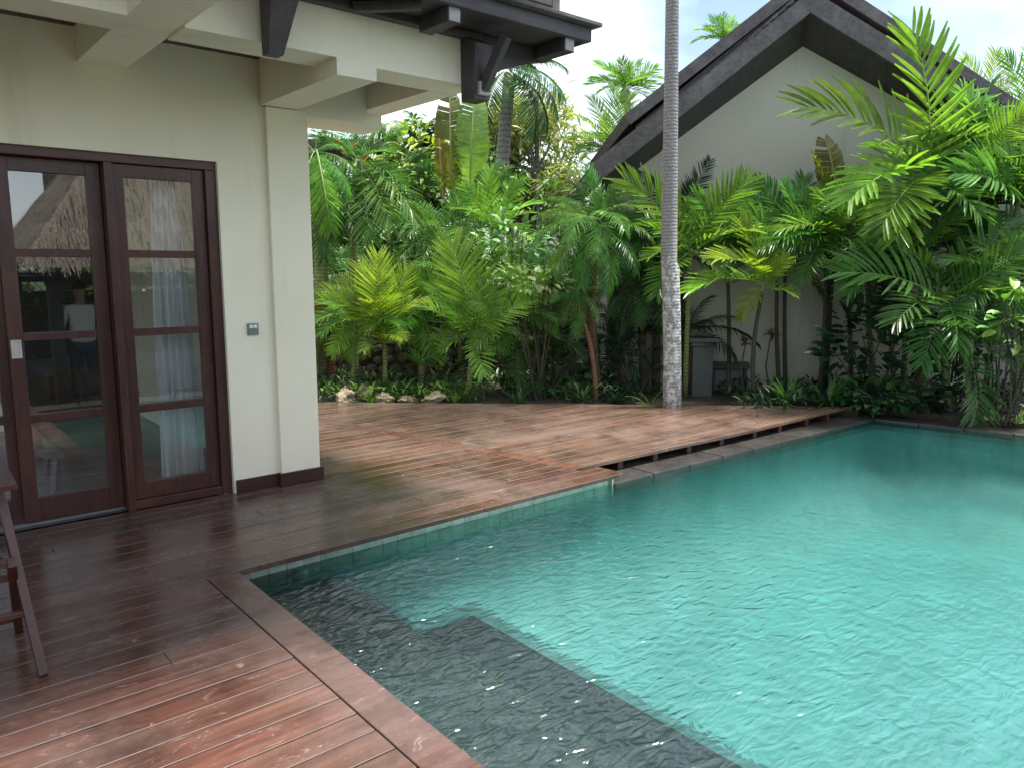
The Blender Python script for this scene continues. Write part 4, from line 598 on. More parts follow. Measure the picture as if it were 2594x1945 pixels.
# stone wall behind the bed
sw_ = empty('rubble_garden_wall', G(-.6, 10.5, -.05), 'low dark rubble stone wall behind the left planting bed', 'wall')
gbox(-3.6, 1.20, 10.5, 10.8, -.4, .56).build('wall_core', M['soil'], sw_)
def stone_mesh(seed):
    r_ = random.Random(seed); bm = bmesh.new(); bmesh.ops.create_icosphere(bm, subdivisions=1, radius=.5)
    for v in bm.verts: v.co *= r_.uniform(.78, 1.12); v.co.y *= .6
    me = bpy.data.meshes.new('stone'); bm.to_mesh(me); bm.free(); me.materials.append(M['rubble']); return me
SM = [stone_mesh(k) for k in range(6)]
ang = math.atan2(R0.y, R0.x)
for r_ in range(5):
    s = -3.5 + (r_ % 2) * .08
    while s < 1.15:
        wd = rnd.uniform(.13, .24)
        if s > -3.0 and s < 1.1:
            o = bpy.data.objects.new('stone', SM[rnd.randrange(6)]); COL.objects.link(o); o.parent = sw_
            o.location = G(s + wd / 2, 10.49, -.0 + r_ * .125 + rnd.uniform(-.02, .02)) - ORG[sw_.name]; o.rotation_euler = (rnd.uniform(-.2, .2), rnd.uniform(-.3, .3), ang + rnd.uniform(-.2, .2)); o.scale = (wd * 1.08, .2, rnd.uniform(.135, .17))
        s += wd
def rock(s, d, sx, sz, seed, label):
    bm = bmesh.new(); bmesh.ops.create_icosphere(bm, subdivisions=4, radius=1)
    for v in bm.verts:
        p = v.co.copy(); f_ = 1 + .55 * mnoise.noise(p * 1.3 + Vector((seed * 7, 0, 0))) + .30 * mnoise.noise(p * 3.5 + Vector((0, seed * 5, 0))) + .14 * mnoise.noise(p * 9 + Vector((seed, 0, 0)))
        v.co = Vector((p.x * sx, p.y * sx * .8, p.z * sz)) * f_
    me = bpy.data.meshes.new('coral_rock'); bm.to_mesh(me); bm.free(); me.materials.append(M['coral']); me.polygons.foreach_set('use_smooth', [True] * len(me.polygons))
    o = bpy.data.objects.new('coral_rock', me); COL.objects.link(o); o.location = G(s, d, -.04 + sz * .55); o.rotation_euler = (0, 0, seed); props(o, label, 'rock')
rock(-1.93, 8.75, .14, .10, 1, 'large yellowish coral rock at the deck edge by the house pillar')
rock(-1.74, 8.95, .10, .10, 5, 'coral rock leaning behind the large yellowish rock')
rock(-1.47, 8.70, .11, .07, 2, 'pale grey coral rock in the middle of the rock row')
rock(-1.22, 8.72, .12, .05, 4, 'flat half buried coral rock between two pale rocks')
rock(-.90, 8.70, .12, .075, 3, 'pale coral rock at the far end of the rock row from the pillar')

# ================================================================== plant meshes
def frond_mesh(kind, seed):
    r_ = random.Random(seed)
    P = {'broad': dict(n=17, ln=.40, w=.033, bend=.85, v=.62, droop=.30, trunc=True, pet=.12),
         'mid': dict(n=22, ln=.36, w=.0225, bend=.95, v=.6, droop=.42, trunc=False, pet=.14),
         'fine': dict(n=28, ln=.28, w=.020, bend=1.25, v=.35, droop=.85, trunc=False, pet=.10),
         'coco': dict(n=40, ln=.32, w=.017, bend=1.45, v=-.2, droop=.9, trunc=False, pet=.12)}[kind]
    N = 16; pts = [Vector((0, 0, 0))]; bend = P['bend'] * r_.uniform(.85, 1.15); tw = r_.uniform(-.25, .25)
    for k in range(N):
        a = -bend * ((k + .5) / N) ** 1.4; pts.append(pts[-1] + Vector((math.cos(a), tw * (k / N) ** 2 * .3, math.sin(a))) / N)
    ch = pts[-1]; q = ch.normalized().rotation_difference(Vector((1, 0, 0))); sc = 1 / ch.length
    pts = [(q @ p) * sc for p in pts]
    def at(t):
        x = t * N; i = min(int(x), N - 1); p = pts[i].lerp(pts[i + 1], x - i); d = (pts[min(i + 2, N)] - pts[max(i - 1, 0)]).normalized(); return p, d
    m = MB(); rr = {'broad': .0085, 'mid': .008, 'fine': .006, 'coco': .009}[kind]
    m.tube([pts[k] for k in range(0, N + 1, 2)], [lerp(rr, rr * .25, k / 8) for k in range(9)], 4, 1, False)
    n = P['n']; miss = set(r_.sample(range(3, n - 2), max(1, n // 14)))
    for sgn in (-1, 1):
        for k in range(n):
            if k in miss and sgn == 1 and r_.random() < .6: continue
            u = (k + r_.uniform(-.15, .15) + (.25 if sgn > 0 else 0)) / n; u = min(max(u, 0), 1); t_ = P['pet'] + (1 - P['pet']) * (u ** .92) * .995
            p, d = at(t_); side = Vector((0, 1, 0)) * sgn; side = (side - d * side.dot(d)).normalized(); up = d.cross(side) * (-sgn) ; up = up if up.z > 0 else -up
            L = P['ln'] * (.45 + .55 * math.sin(math.pi * min(1, (u * .86 + .12)) ** .85)) * r_.uniform(.88, 1.1)
            if u > .9: L *= 1.05 - (u - .9) * 3.0
            sweep = lerp(R(62), R(24), u ** 1.3) + r_.uniform(-.06, .06); va = P['v'] * r_.uniform(.6, 1.25) * (1 - .35 * u)
            dirn = (side * math.sin(sweep) * math.cos(va) + d * math.cos(sweep) + up * math.sin(va) * math.sin(sweep)).normalized()
            wd = P['w'] * r_.uniform(.85, 1.15) * (1.0 if u < .85 else 1 - (u - .85) * 2.2)
            wv = dirn.cross(up); wv = wv.normalized() if wv.length > 1e-4 else side
            twist = r_.uniform(-.35, .35) + sgn * .25; upp = dirn.cross(wv); wv = (wv * math.cos(twist) + upp * math.sin(twist)).normalized()
            S = 4; base = len(m.v); prof = [.4, .95, 1.0, .8, .32] if P['trunc'] else [.4, 1.0, .92, .62, .06]
            dr = P['droop'] * r_.uniform(.6, 1.4)
            nrm = dirn.cross(wv); nrm = nrm if nrm.dot(up) > 0 else -nrm
            for i in range(S + 1):
                f_ = i / S; c = p + dirn * L * f_ * (1 - .12 * dr * f_) - Vector((0, 0, 1)) * L * dr * f_ * f_ * .55
                hw = wv * wd * prof[i] * .5; fold = nrm * wd * prof[i] * .24
                m.v += [c - hw + fold, c - fold, c + hw + fold]
            for i in range(S):
                a = base + i * 3
                m.f += [(a, a + 1, a + 4, a + 3), (a + 1, a + 2, a + 5, a + 4)]; m.m += [0, 0]
    me = m.mesh('frond'); me.materials.append(M['leaf']); me.materials.append(M['stem']); return me
FR = {k: [frond_mesh(k, 10 * i + 1) for i in range(4)] for k in ('broad', 'mid', 'fine', 'coco')}
def leaf_mesh(kind, seed):
    r_ = random.Random(seed); m = MB(); S = 6
    P = {'ovate': dict(w=.50, pw=.75, droop=.35), 'lance': dict(w=.24, pw=.8, droop=.45), 'strap': dict(w=.085, pw=.45, droop=.75)}[kind]
    for i in range(S + 1):
        f_ = i / S; wd = P['w'] * (math.sin(math.pi * min(.995, max(.03, f_ ** P['pw']))) ** .8) * .5
        if kind == 'strap': wd = P['w'] * .5 * (1 - f_ ** 2.2) + .002
        c = Vector((f_ * (1 - .15 * P['droop'] * f_), .05 * r_.uniform(-1, 1) * f_, -P['droop'] * f_ * f_ * .5 + .08 * f_)); cup = wd * .35
        m.v += [c + Vector((0, -wd, cup + r_.uniform(-.01, .01))), c, c + Vector((0, wd, cup + r_.uniform(-.01, .01)))]
    for i in range(S):
        a = i * 3; m.f += [(a, a + 3, a + 4, a + 1), (a + 1, a + 4, a + 5, a + 2)]; m.m += [0, 0]
    me = m.mesh('leaf', smooth=True); me.materials.append(M['leafd']); return me
LF = {k: [leaf_mesh(k, i) for i in range(3)] for k in ('ovate', 'lance', 'strap')}
def frame(x, up, roll=0.0):
    x = x.normalized(); z = up - x * up.dot(x)
    if z.length < 1e-3: z = Vector((0, 1, 0)) - x * x.y
    z.normalize(); y = z.cross(x); m = Matrix((x, y, z)).transposed(); return m @ Matrix.Rotation(roll, 3, 'X')
def put(mesh, parent, b, mat3, scale, color, name):
    o = bpy.data.objects.new(name, mesh); COL.objects.link(o); o.parent = parent
    sc = scale if hasattr(scale, '__len__') else (scale,) * 3
    o.matrix_local = Matrix.Translation(b - ORG[parent.name]) @ mat3.to_4x4() @ Matrix.Diagonal((*sc, 1)); o.color = color; return o
pr = random.Random(11)
def tint(c, lo=.8, hi=1.2, warm=0.0):
    k = pr.uniform(lo, hi); g_ = pr.uniform(-.08, .08); return (c[0] * k * (1 + g_ + warm), c[1] * k, c[2] * k * (1 - g_), 1)
CAMDIR = -F0
def frond(par, b, tip, kind, col, mode='u'):
    d = tip - b; L = d.length
    if mode == 'c': up = Vector((0, 0, .55)) + CAMDIR * .8
    elif mode == 'd': up = CAMDIR + Vector((0, 0, .25))
    else: up = Vector((0, 0, 1)) + CAMDIR * .25
    up += Vector((pr.uniform(-.15, .15), pr.uniform(-.15, .15), 0))
    put(pr.choice(FR[kind]), par, b, frame(d, up, pr.uniform(-.2, .2)), (L, L * pr.uniform(.9, 1.15) * (1.15 if L < .8 else 1.0), L), col, 'frond')

def palm(name, label, base, crown, r, sk, fk, ck, tips, group=None, zb=-.06):
    b = G(base[0], base[1], zb); c = G(*crown); root = empty(name, b, label, 'palm', group)
    h = c.z - b.z; pts = []; rad = []
    off = Vector((pr.uniform(-.04, .04), pr.uniform(-.04, .04), 0)) * h
    for k in range(9):
        u = k / 8; p = b.lerp(c - Vector((0, 0, .08)), u) + off * math.sin(u * math.pi); pts.append(p); rad.append(r * lerp(1.15, .8, u))
    MB().tube(pts, rad, 9).build('stem', TR[sk], root, True)
    if fk in ('broad', 'mid') and r > .028:      # the green sheath under the crown
        top = c - Vector((0, 0, .08)); MB().tube([top - Vector((0, 0, .22)), top - Vector((0, 0, .1)), c + Vector((0, 0, .05))], [r * .95, r * 1.15, r * .5], 9).build('crown_shaft', TR['green'], root, True)
    col = COLS[ck]
    for tp in tips:
        T = G(*tp[:3]); bb_ = c + Vector((pr.uniform(-.02, .02), pr.uniform(-.02, .02), pr.uniform(-.06, .05)))
        frond(root, bb_, T, fk, tint(col, .75, 1.25, .06 if T.z > c.z else -.03), tp[3])
    L0 = sum((G(*tp[:3]) - c).length for tp in tips) / len(tips)
    for k in range(max(4, int(len(tips) * .7))):       # fronds on the far side
        a = pr.uniform(-.2, math.pi + .2); dr = R0 * math.cos(a) + F0 * math.sin(a); T = c + dr * L0 * pr.uniform(.5, .8) + Vector((0, 0, L0 * pr.uniform(-.1, .6)))
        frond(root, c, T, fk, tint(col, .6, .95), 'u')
    return root
for P in PALMS: palm(*P)
# the ringed trunk that stands at the deck edge
root = empty('royal_palm', G(1.76, 8.27, -.05), 'tall palm with a pale grey ringed trunk standing at the back edge of the deck', 'palm')
tp = [(1.76, 8.27, -.05, .105), (1.755, 8.27, .15, .098), (1.74, 8.27, .6, .096), (1.715, 8.27, 1.1, .095), (1.69, 8.27, 1.5, .094), (1.672, 8.27, 1.56, .086), (1.66, 8.27, 2.2, .082), (1.645, 8.27, 3.0, .075), (1.62, 8.27, 4.2, .066), (1.6, 8.3, 6.0, .062), (1.6, 8.35, 7.6, .06)]
MB().tube([G(*p[:3]) for p in tp], [p[3] for p in tp], 20).build('trunk', M['trunk_big'], root, True)
c = G(1.6, 8.35, 7.7)
for k in range(9):
    a = k * 2.4; frond(root, c, c + Vector((math.cos(a) * 1.5, math.sin(a) * 1.5, pr.uniform(-.3, .9))), 'coco', tint(COLS['deep']), 'u')
# yellow flower spear on the slender palm
sp = empty('flower_spike', G(3.78, 9.18, 2.28), 'yellow palm flower spike over the slender palm crown', 'flower spike')
m = MB(); b0, b1 = G(3.78, 9.18, 2.28), G(3.42, 9.1, 2.86)
for k in range(60):
    u = pr.random(); p = b0.lerp(b1, u * .97); d = (b1 - b0).normalized() + Vector((pr.uniform(-.8, .8), pr.uniform(-.8, .8), pr.uniform(-.4, .6))); m.tube([p, p + d.normalized() * .13 * (1.25 - u)], [.006, .004], 4, 0, False)
m.tube([b0, b1], [.012, .005], 6); o = m.build('spike', M['leaf'], sp); o.color = (.42, .40, .04, 1)
# fan palms
def fan_mesh():
    m = MB(); n = 26
    for k in range(n):
        a = lerp(-2.3, 2.3, k / (n - 1)); d = Vector((math.cos(a), math.sin(a), 0)); s = Vector((-d.y, d.x, 0)); L = .55 * pr.uniform(.9, 1.05)
        m.face([Vector((0, 0, 0)), d * L * .6 - s * .034 + Vector((0, 0, .02)), d * L + Vector((0, 0, -.12)), d * L * .6 + s * .034 + Vector((0, 0, .02))])
    m.tube([(-.5, 0, -.05), (0, 0, 0)], [.008, .006], 4, 1, False); me = m.mesh('fan_leaf'); me.materials.append(M['leaf']); me.materials.append(M['stem']); return me
FAN = fan_mesh()
for nm, lab, c_ in FANS:
    c = G(*c_); root = empty(nm, G(c_[0], c_[1], -.3), lab, 'palm'); MB().tube([G(c_[0], c_[1], -.3), c], [.14, .11], 10).build('stem', TR['grey'], root, True)
    for k in range(26):
        a = k * 2.399; e = lerp(.1, 1.5, (k * .618) % 1); d = Vector((math.cos(a) * math.cos(e), math.sin(a) * math.cos(e), math.sin(e)))
        put(FAN, root, c + d * .6, frame(d, Vector((0, 0, .4)) + CAMDIR), .8, tint((.16, .24, .07, 1), .8, 1.3), 'fan_leaf')

def shrub(name, label, c_, rad, lk, ll, n, ck, cat='shrub'):
    c = G(*c_); root = empty(name, Vector((c.x, c.y, -.06)), label, cat); m = MB()
    stems = []
    for k in range(9):
        a = pr.uniform(0, 2 * math.pi); q = pr.uniform(.2, .9); tip = c + R0 * math.cos(a) * rad[0] * q + F0 * math.sin(a) * rad[1] * q + Vector((0, 0, rad[2] * pr.uniform(-.2, .8)))
        b_ = Vector((c.x + pr.uniform(-.08, .08), c.y + pr.uniform(-.08, .08), -.08)); mid = b_.lerp(tip, .55) + Vector((pr.uniform(-.05, .05), pr.uniform(-.05, .05), .05)); m.tube([b_, mid, tip], [.014, .010, .004], 5, 0, False)
    m.build('stem', TR['dark'], root)
    for k in range(n):
        while True:
            q = Vector((pr.uniform(-1, 1), pr.uniform(-1, 1), pr.uniform(-1, 1)))
            if .25 < q.length < 1.0: break
        q = q.normalized() * q.length ** .5
        p = c + R0 * q.x * rad[0] + F0 * q.y * rad[1] + Vector((0, 0, q.z * rad[2]))
        if p.z < -.02: p.z = pr.uniform(0, .1)
        out = (R0 * q.x + F0 * (q.y - .25) + Vector((0, 0, q.z * .5 + .15)) + Vector((pr.uniform(-.6, .6), pr.uniform(-.6, .6), pr.uniform(-.4, .4)))).normalized()
        put(pr.choice(LF[lk]), root, p, frame(out, Vector((0, 0, 1)) + CAMDIR * .35 + Vector((pr.uniform(-.4, .4), pr.uniform(-.4, .4), 0))), ll * pr.uniform(.7, 1.2), tint(COLS[ck], .65, 1.35), 'leaf')
for S in SHRUBS: shrub(*S)
def tuft(name, label, c_, n, L, ck):
    c = G(c_[0], c_[1], -.05); root = empty(name, c, label, 'plant')
    for k in range(n):
        a = pr.uniform(0, 2 * math.pi); e = pr.uniform(.45, 1.35); d = Vector((math.cos(a) * math.cos(e), math.sin(a) * math.cos(e), math.sin(e)))
        put(pr.choice(LF['strap']), root, c + Vector((d.x, d.y, 0)) * .03 + Vector((0, 0, max(0, c_[2] if c_[2] > .3 else 0))), frame(d, Vector((0, 0, 1))), (L * pr.uniform(.6, 1.15),) * 3, tint(COLS[ck], .7, 1.35), 'leaf')
    if c_[2] > .3: MB().tube([c, c + Vector((0, 0, c_[2]))], [.015, .012], 6).build('stem', TR['dark'], root)
for T in TUFTS: tuft(*T)
# low leafy ground cover
def cover(label, s0, s1, d0, d1, n, ck, ll):
    m = MB(); src = LF['lance'][0]
    for k in range(n):
        p = G(pr.uniform(s0, s1), pr.uniform(d0, d1), pr.uniform(-.05, .12)); a = pr.uniform(0, 6.28); e = pr.uniform(.1, 1.1); fm = frame(Vector((math.cos(a) * math.cos(e), math.sin(a) * math.cos(e), math.sin(e))), Vector((0, 0, 1))); i = len(m.v); L = ll * pr.uniform(.6, 1.3)
        m.v += [p + fm @ (v.co * L) for v in src.vertices]
        for f_ in src.polygons: m.f.append(tuple(i + q for q in f_.vertices)); m.m.append(0)
    o = m.build('ground_cover', M['leafd'], kind='stuff', label=label, cat='ground cover'); o.color = COLS[ck]
cover('low green leaves covering the bed behind the deck edge', -2.6, 1.5, 8.75, 10.3, 1500, 'deep', .13)
cover('bright small leaves growing round the coral rocks', -2.3, -.4, 8.72, 9.2, 260, 'lime', .10)
cover('dark low leaves covering the soil by the gable wall', 2.5, 6.0, 8.1, 9.6, 1200, 'dark', .13)
# big paddle leaves
def paddle(m, b, tip, up, wd, seed, torn=.35):
    r_ = random.Random(seed); fm = frame(tip - b, up); L = (tip - b).length; n = 22
    for sgn in (-1, 1):
        for k in range(n):
            if r_.random() < torn * .12: continue
            u0, u1 = k / n, (k + 1) / n - (.005 if r_.random() < torn else 0); w0 = wd * math.sin(math.pi * (.08 + .9 * u0)) ** .55; w1 = wd * math.sin(math.pi * (.08 + .9 * u1)) ** .55
            w0 *= r_.uniform(.86, 1); w1 *= r_.uniform(.9, 1); sag = .25 * wd; z_ = lambda u: .10 * L * math.sin(u * math.pi)
            j0 = r_.uniform(-.02, .02) * L
            P = [(u0 * L, 0, z_(u0)), (u1 * L, 0, z_(u1)), (u1 * L + .05, sgn * w1, z_(u1) - sag + j0), (u0 * L + .05, sgn * w0, z_(u0) - sag + j0)]
            m.face([b + fm @ Vector(p) for p in P])
    m.tube([b + fm @ Vector((u / 6 * L, 0, .10 * L * math.sin(u / 6 * math.pi) + .004)) for u in range(7)], [.018 - .002 * u for u in range(7)], 5, 1, False)
def banana(label, base, leaves, ck, torn):
    root = empty('banana_plant', G(base[0], base[1], -.06), label, 'banana plant')
    c = G(*base); MB().tube([G(base[0], base[1], -.06), c], [.055, .04], 9).build('stem', TR['dark'], root, True)
    for k, (b, t_, wd, cc) in enumerate(leaves):
        m = MB(); B_ = G(*b); m.tube([c, B_], [.03, .02], 5, 1, False); paddle(m, B_, G(*t_), CAMDIR + Vector((0, 0, .2)), wd, k + 5, torn); o = m.build('paddle_leaf', [M['leaf'], M['stem']], root); o.color = cc
banana('banana plant with a tall yellow-edged leaf behind the croton', (-.75, 11.6, 2.3), [((-.88, 11.5, 2.6), (-.90, 11.4, 4.0), .24, (.16, .17, .035, 1)), ((-.62, 11.45, 2.6), (-.54, 11.35, 4.0), .26, (.20, .32, .08, 1)), ((-1.02, 11.5, 2.5), (-1.06, 11.42, 3.7), .085, (.34, .26, .05, 1)), ((-.7, 11.6, 2.4), (-.2, 11.3, 2.9), .18, (.08, .17, .04, 1))], 'mid', .25)
banana('banana plant with torn olive leaves before the gable wall', (3.85, 9.35, 2.2), [((3.82, 9.3, 2.3), (3.62, 9.2, 2.98), .19, (.10, .10, .025, 1)), ((3.90, 9.3, 2.3), (3.70, 9.1, 2.55), .24, (.06, .075, .022, 1)), ((3.95, 9.3, 2.2), (4.3, 9.1, 2.45), .2, (.05, .09, .025, 1))], 'mid', .5)
banana('banana plant with dark drooping leaves under the tall feather palm', (4.85, 9.1, 1.8), [((4.85, 9.1, 1.85), (5.0, 8.8, 2.25), .17, (.022, .030, .012, 1)), ((4.8, 9.1, 1.8), (4.35, 8.85, 2.0), .15, (.025, .032, .012, 1)), ((4.9, 9.1, 1.8), (5.35, 8.8, 2.0), .17, (.03, .06, .02, 1)), ((4.8, 9.1, 1.75), (3.95, 8.9, 1.85), .16, (.024, .034, .014, 1))], 'dark', .12)
# heliconia-like orange bracts
hl = empty('heliconia', G(-2.45, 11.9, -.06), 'orange heliconia flowers under the pergola end', 'flower'); m = MB(); m.tube([G(-2.45, 11.9, -.06), G(-2.45, 11.8, 3.2)], [.02, .012], 6); m.build('stem', TR['green'], hl)
for k in range(12):
    p = G(-2.5 + .03 * k + pr.uniform(-.04, .04), 11.75, 3.30 - .045 * k); put(LF['lance'][k % 3], hl, p, frame(R0 * pr.choice((-1, 1)) + Vector((0, 0, pr.uniform(.2, 1))), CAMDIR), pr.uniform(.14, .24), (.55, pr.uniform(.12, .24), .015, 1), 'bract')
# small crotons on bare stems
for lab, s, d, z in (('small red and yellow croton on a thin bare stem before the gable wall', 3.05, 9.0, .72), ('small croton with a crooked stem over the hatch corner', 2.74, 8.95, .62)):
    root = empty('croton_plant', G(s, d, -.06), lab, 'plant'); c = G(s, d, z); MB().tube([G(s + .02, d, -.06), G(s - .04, d, z * .5), c], [.012, .010, .008], 6).build('stem', TR['dark'], root)
    for k in range(22):
        a = pr.uniform(0, 6.28); e = pr.uniform(-.6, 1.2); put(LF['lance'][k % 3], root, c, frame(Vector((math.cos(a) * math.cos(e), math.sin(a) * math.cos(e), math.sin(e))), Vector((0, 0, 1))), pr.uniform(.09, .17), pr.choice([(.12, .10, .03, 1), (.16, .14, .03, 1), (.07, .09, .03, 1), (.10, .04, .02, 1)]), 'leaf')

# fallen leaves on the boards
for lab, x, y, a, c_ in (('dry brown leaf lying near the front edge of the garden deck', 6.9, 4.25, .4, (.06, .035, .02, 1)), ('small yellow leaf lying on the deck tip by the coping', 7.9, 4.0, 2.0, (.25, .3, .05, 1))):
    o = bpy.data.objects.new('fallen_leaf', LF['lance'][1]); COL.objects.link(o); o.location = (x, y, .006); o.rotation_euler = (0, 0, a); o.scale = (.11, .11, .05); o.color = c_; props(o, lab, 'leaf')
# ================================================================== trees behind
def tree(label, c_, rad, n, ls, col, trunk=.09, gap=.35, thin=False, name='garden_tree'):
    c = G(*c_); root = empty(name, Vector((c.x, c.y, -.4)), label, 'tree'); m = MB()
    base = Vector((c.x, c.y, -.4)); m.tube([base, base.lerp(c, .5) + Vector((.1, 0, 0)), c], [trunk, trunk * .8, trunk * .4], 8)
    blobs = []
    for k in range(14):
        q = Vector((pr.gauss(0, .48), pr.gauss(0, .48), pr.gauss(0, .48))); q = q.normalized() * min(q.length, .95); p = c + R0 * q.x * rad[0] + F0 * q.y * rad[1] + Vector((0, 0, q.z * rad[2])); blobs.append((p, pr.uniform(.25, .5)))
        m.tube([c - Vector((0, 0, rad[2] * .5)), (c + p) / 2, p], [trunk * .35, trunk * .2, .01], 5, 0, False)
    m.build('trunk', TR['grey'], root, True); m = MB()
    for k in range(n):
        p0, br_ = pr.choice(blobs); q = Vector((pr.gauss(0, 1), pr.gauss(0, 1), pr.gauss(0, .8))); q = q.normalized() * pr.random() ** .4
        p = p0 + R0 * q.x * rad[0] * br_ + F0 * q.y * rad[1] * br_ + Vector((0, 0, q.z * rad[2] * br_))
        d = Vector((pr.uniform(-1, 1), pr.uniform(-1, 1), pr.uniform(-.9, .5))).normalized(); u = Vector((pr.uniform(-.6, .6), pr.uniform(-.6, .6), 1)); s = d.cross(u).normalized(); L = ls * pr.uniform(.6, 1.3); wd = L * (.10 if thin else .26)
        m.face([p, p + d * L * .5 + s * wd, p + d * L - Vector((0, 0, L * .15)), p + d * L * .5 - s * wd])
    o = m.build('crown', M['leaf'], root); o.color = col
D_ = COLS
tree('dark leafy tree behind the pergola end', (-2.0, 13.5, 3.0), (1.3, 1.0, 1.5), 4200, .17, (.05, .11, .025, 1))
tree('dense tree at the back left beside the house', (-3.6, 14.0, 2.4), (1.3, 1.0, 2.0), 4200, .17, (.04, .10, .025, 1))
tree('mid green tree behind the banana plant', (-.9, 14.5, 2.2), (1.5, 1.0, 1.6), 4600, .17, (.06, .14, .03, 1))
tree('shaded tree filling the back of the bed', (-1.6, 12.6, 1.2), (1.9, .6, 1.1), 4600, .15, (.045, .11, .025, 1))
tree('bushy tree behind the dwarf date palms', (.7, 12.4, 1.5), (1.3, .7, 1.0), 4000, .15, (.06, .14, .03, 1))
tree('pale feathery tree with sky showing through', (.55, 17.5, 4.3), (1.7, 1.2, 1.4), 4200, .28, (.26, .30, .15, 1), thin=True)
tree('pale feathery tree beside the distant hut roof', (1.25, 18.5, 3.3), (1.1, 1.0, 1.1), 3000, .26, (.24, .30, .15, 1), thin=True)
tree('grey green tree behind the distant hut roof', (-.4, 19.0, 3.4), (1.6, 1.0, 1.4), 3200, .24, (.11, .17, .07, 1))
tree('leafy tree behind the gable house on the right', (8.6, 14, 2.2), (1.6, 1.0, 1.4), 3500, .2, (.06, .13, .03, 1))
tree('dark tree past the pool end', (7.2, 9.4, 1.4), (1.1, 1.2, 1.5), 4200, .18, (.03, .08, .022, 1))
tree('low dark shrubby tree past the pool end coping', (7.0, 7.6, .8), (.9, .8, .9), 3200, .16, (.025, .07, .02, 1))
# distant hut, timber pavilion
hut = empty('distant_hut', G(.68, 20.3, -.4), 'far hut with a grey shingled cone roof among the trees', 'hut'); c = G(.68, 20.3, 0); m = MB()
m.tube([c + Vector((0, 0, 2.9)), c + Vector((0, 0, 3.5)), c + Vector((0, 0, 4.15))], [1.15, .75, .12], 16); m.build('roof', M['shingle'], hut); MB().tube([c + Vector((0, 0, -.4)), c + Vector((0, 0, 2.9))], [.8, .8], 14).build('wall', M['gable'], hut)
pv = empty('timber_pavilion', G(-3.0, 10.9, -.06), 'dark roofed timber pavilion with a red beam behind the house pillar', 'pavilion')
gbox(-3.3, -2.34, 10.2, 10.32, 2.44, 2.56).build('beam', M['redx'], pv, bevel=.005); gbox(-3.05, -2.95, 10.2, 10.32, -.1, 2.435).build('post', M['red'], pv, bevel=.005)
gbox(-3.6, -2.0, 11.9, 13.2, 3.25, 3.4).build('roof', M['dkwood'], pv); gbox(-3.4, -3.28, 12.4, 12.5, -.3, 3.24).build('post', M['red'], pv)

# ================================================================== furniture
ch = empty('deck_chair', (.2, 3.2, 0), 'dark red wooden folding chair with a grey cushion on the deck by the doors', 'chair')
lg = lambda a, b: MB().bar(a, b, .042, .030, (1, 0, 0)).build('leg', M['red'], ch, bevel=.003)
lg((.388, 3.15, 0), (.33, 3.42, .72)); lg((-.10, 3.15, 0), (-.15, 3.42, .72)); lg((.375, 3.62, 0), (.33, 3.20, .44)); lg((-.08, 3.62, 0), (-.13, 3.20, .44))
for a, b in (((.36, 3.285, .355), (-.12, 3.285, .355)), ((.37, 3.235, .225), (-.11, 3.235, .225)), ((.362, 3.52, .10), (-.07, 3.52, .10))): MB().bar(a, b, .03, .022).build('stretcher', M['redx'], ch, bevel=.002)
for k in range(6): y0 = 3.16 + k * .075; B(-.13, .31, y0, y0 + .062, .435, .453).build('slat', M['redx'], ch)
MB().bar((.335, 3.12, .735), (.345, 3.60, .745), .055, .022).build('armrest', M['red'], ch, bevel=.003); MB().bar((-.16, 3.12, .735), (-.17, 3.60, .745), .055, .022).build('armrest', M['red'], ch, bevel=.003)
cs = B(-.11, .29, 3.15, 3.60, .456, .51).build('cushion', m_plain('grey cushion cloth', (.30, .29, .30), .9), ch, bevel=.02)
MB().bar((.09, 3.60, .46), (.09, 3.80, 1.0), .42, .03, (0, 1, 0)).build('backrest', M['red'], ch, bevel=.004)
# inside the room
rc = empty('rattan_chair', (1.12, 5.95, 0), 'low rattan armchair with dark wooden legs inside the glass doors', 'chair')
m = MB(); n = 18
ringp = []
for j in range(5):
    for i in range(n + 1):
        a = lerp(-.25, math.pi + .25, i / n); rx = lerp(.30, .36, j / 4); p = Vector((1.12 + math.cos(a) * rx, 5.95 + math.sin(a) * rx, .26 + j * .095 * (1 + .35 * math.sin(a)))); m.v.append(p)
for j in range(4):
    for i in range(n): a = j * (n + 1) + i; m.f.append((a, a + 1, a + n + 2, a + n + 1)); m.m.append(0)
o = m.build('shell', M['rattan'], rc, True); sm = o.modifiers.new('solid', 'SOLIDIFY'); sm.thickness = .03
MB().tube([(1.12, 5.95, .24), (1.12, 5.95, .30)], [.31, .31], 20).build('seat', M['rattan'], rc); MB().tube([(1.12, 5.93, .301), (1.12, 5.93, .36), (1.12, 5.93, .385)], [.28, .29, .2], 20).build('cushion', M['greencush'], rc, True)
for dx, dy in ((-.22, -.2), (.22, -.2), (-.2, .22), (.2, .22)): MB().bar((1.12 + dx * 1.15, 5.95 + dy * 1.15, .004), (1.12 + dx, 5.95 + dy, .24), .04).build('leg', M['dkwood_z'], rc)
bn = empty('day_bench', (.55, 6.5, 0), 'low wooden bench with a folded white towel inside the room', 'bench')
B(.15, 1.0, 6.3, 6.75, .30, .36).build('seat', M['dkwood'], bn, bevel=.01)
for x_ in (.2, .95):
    for y_ in (6.34, 6.7): B(x_ - .03, x_ + .03, y_ - .03, y_ + .03, .004, .299).build('leg', M['dkwood_z'], bn)
tw_ = MB()
for k in range(3): tw_.box(.58 + .004 * k, .90 - .003 * k, 6.28, 6.58, .362 + k * .055, .415 + k * .055)
tw_.build('folded_towel', M['curtain'], None, bevel=.015, org=(.74, 6.43, .36), label='folded white towel stack lying on the low bench', cat='towel')

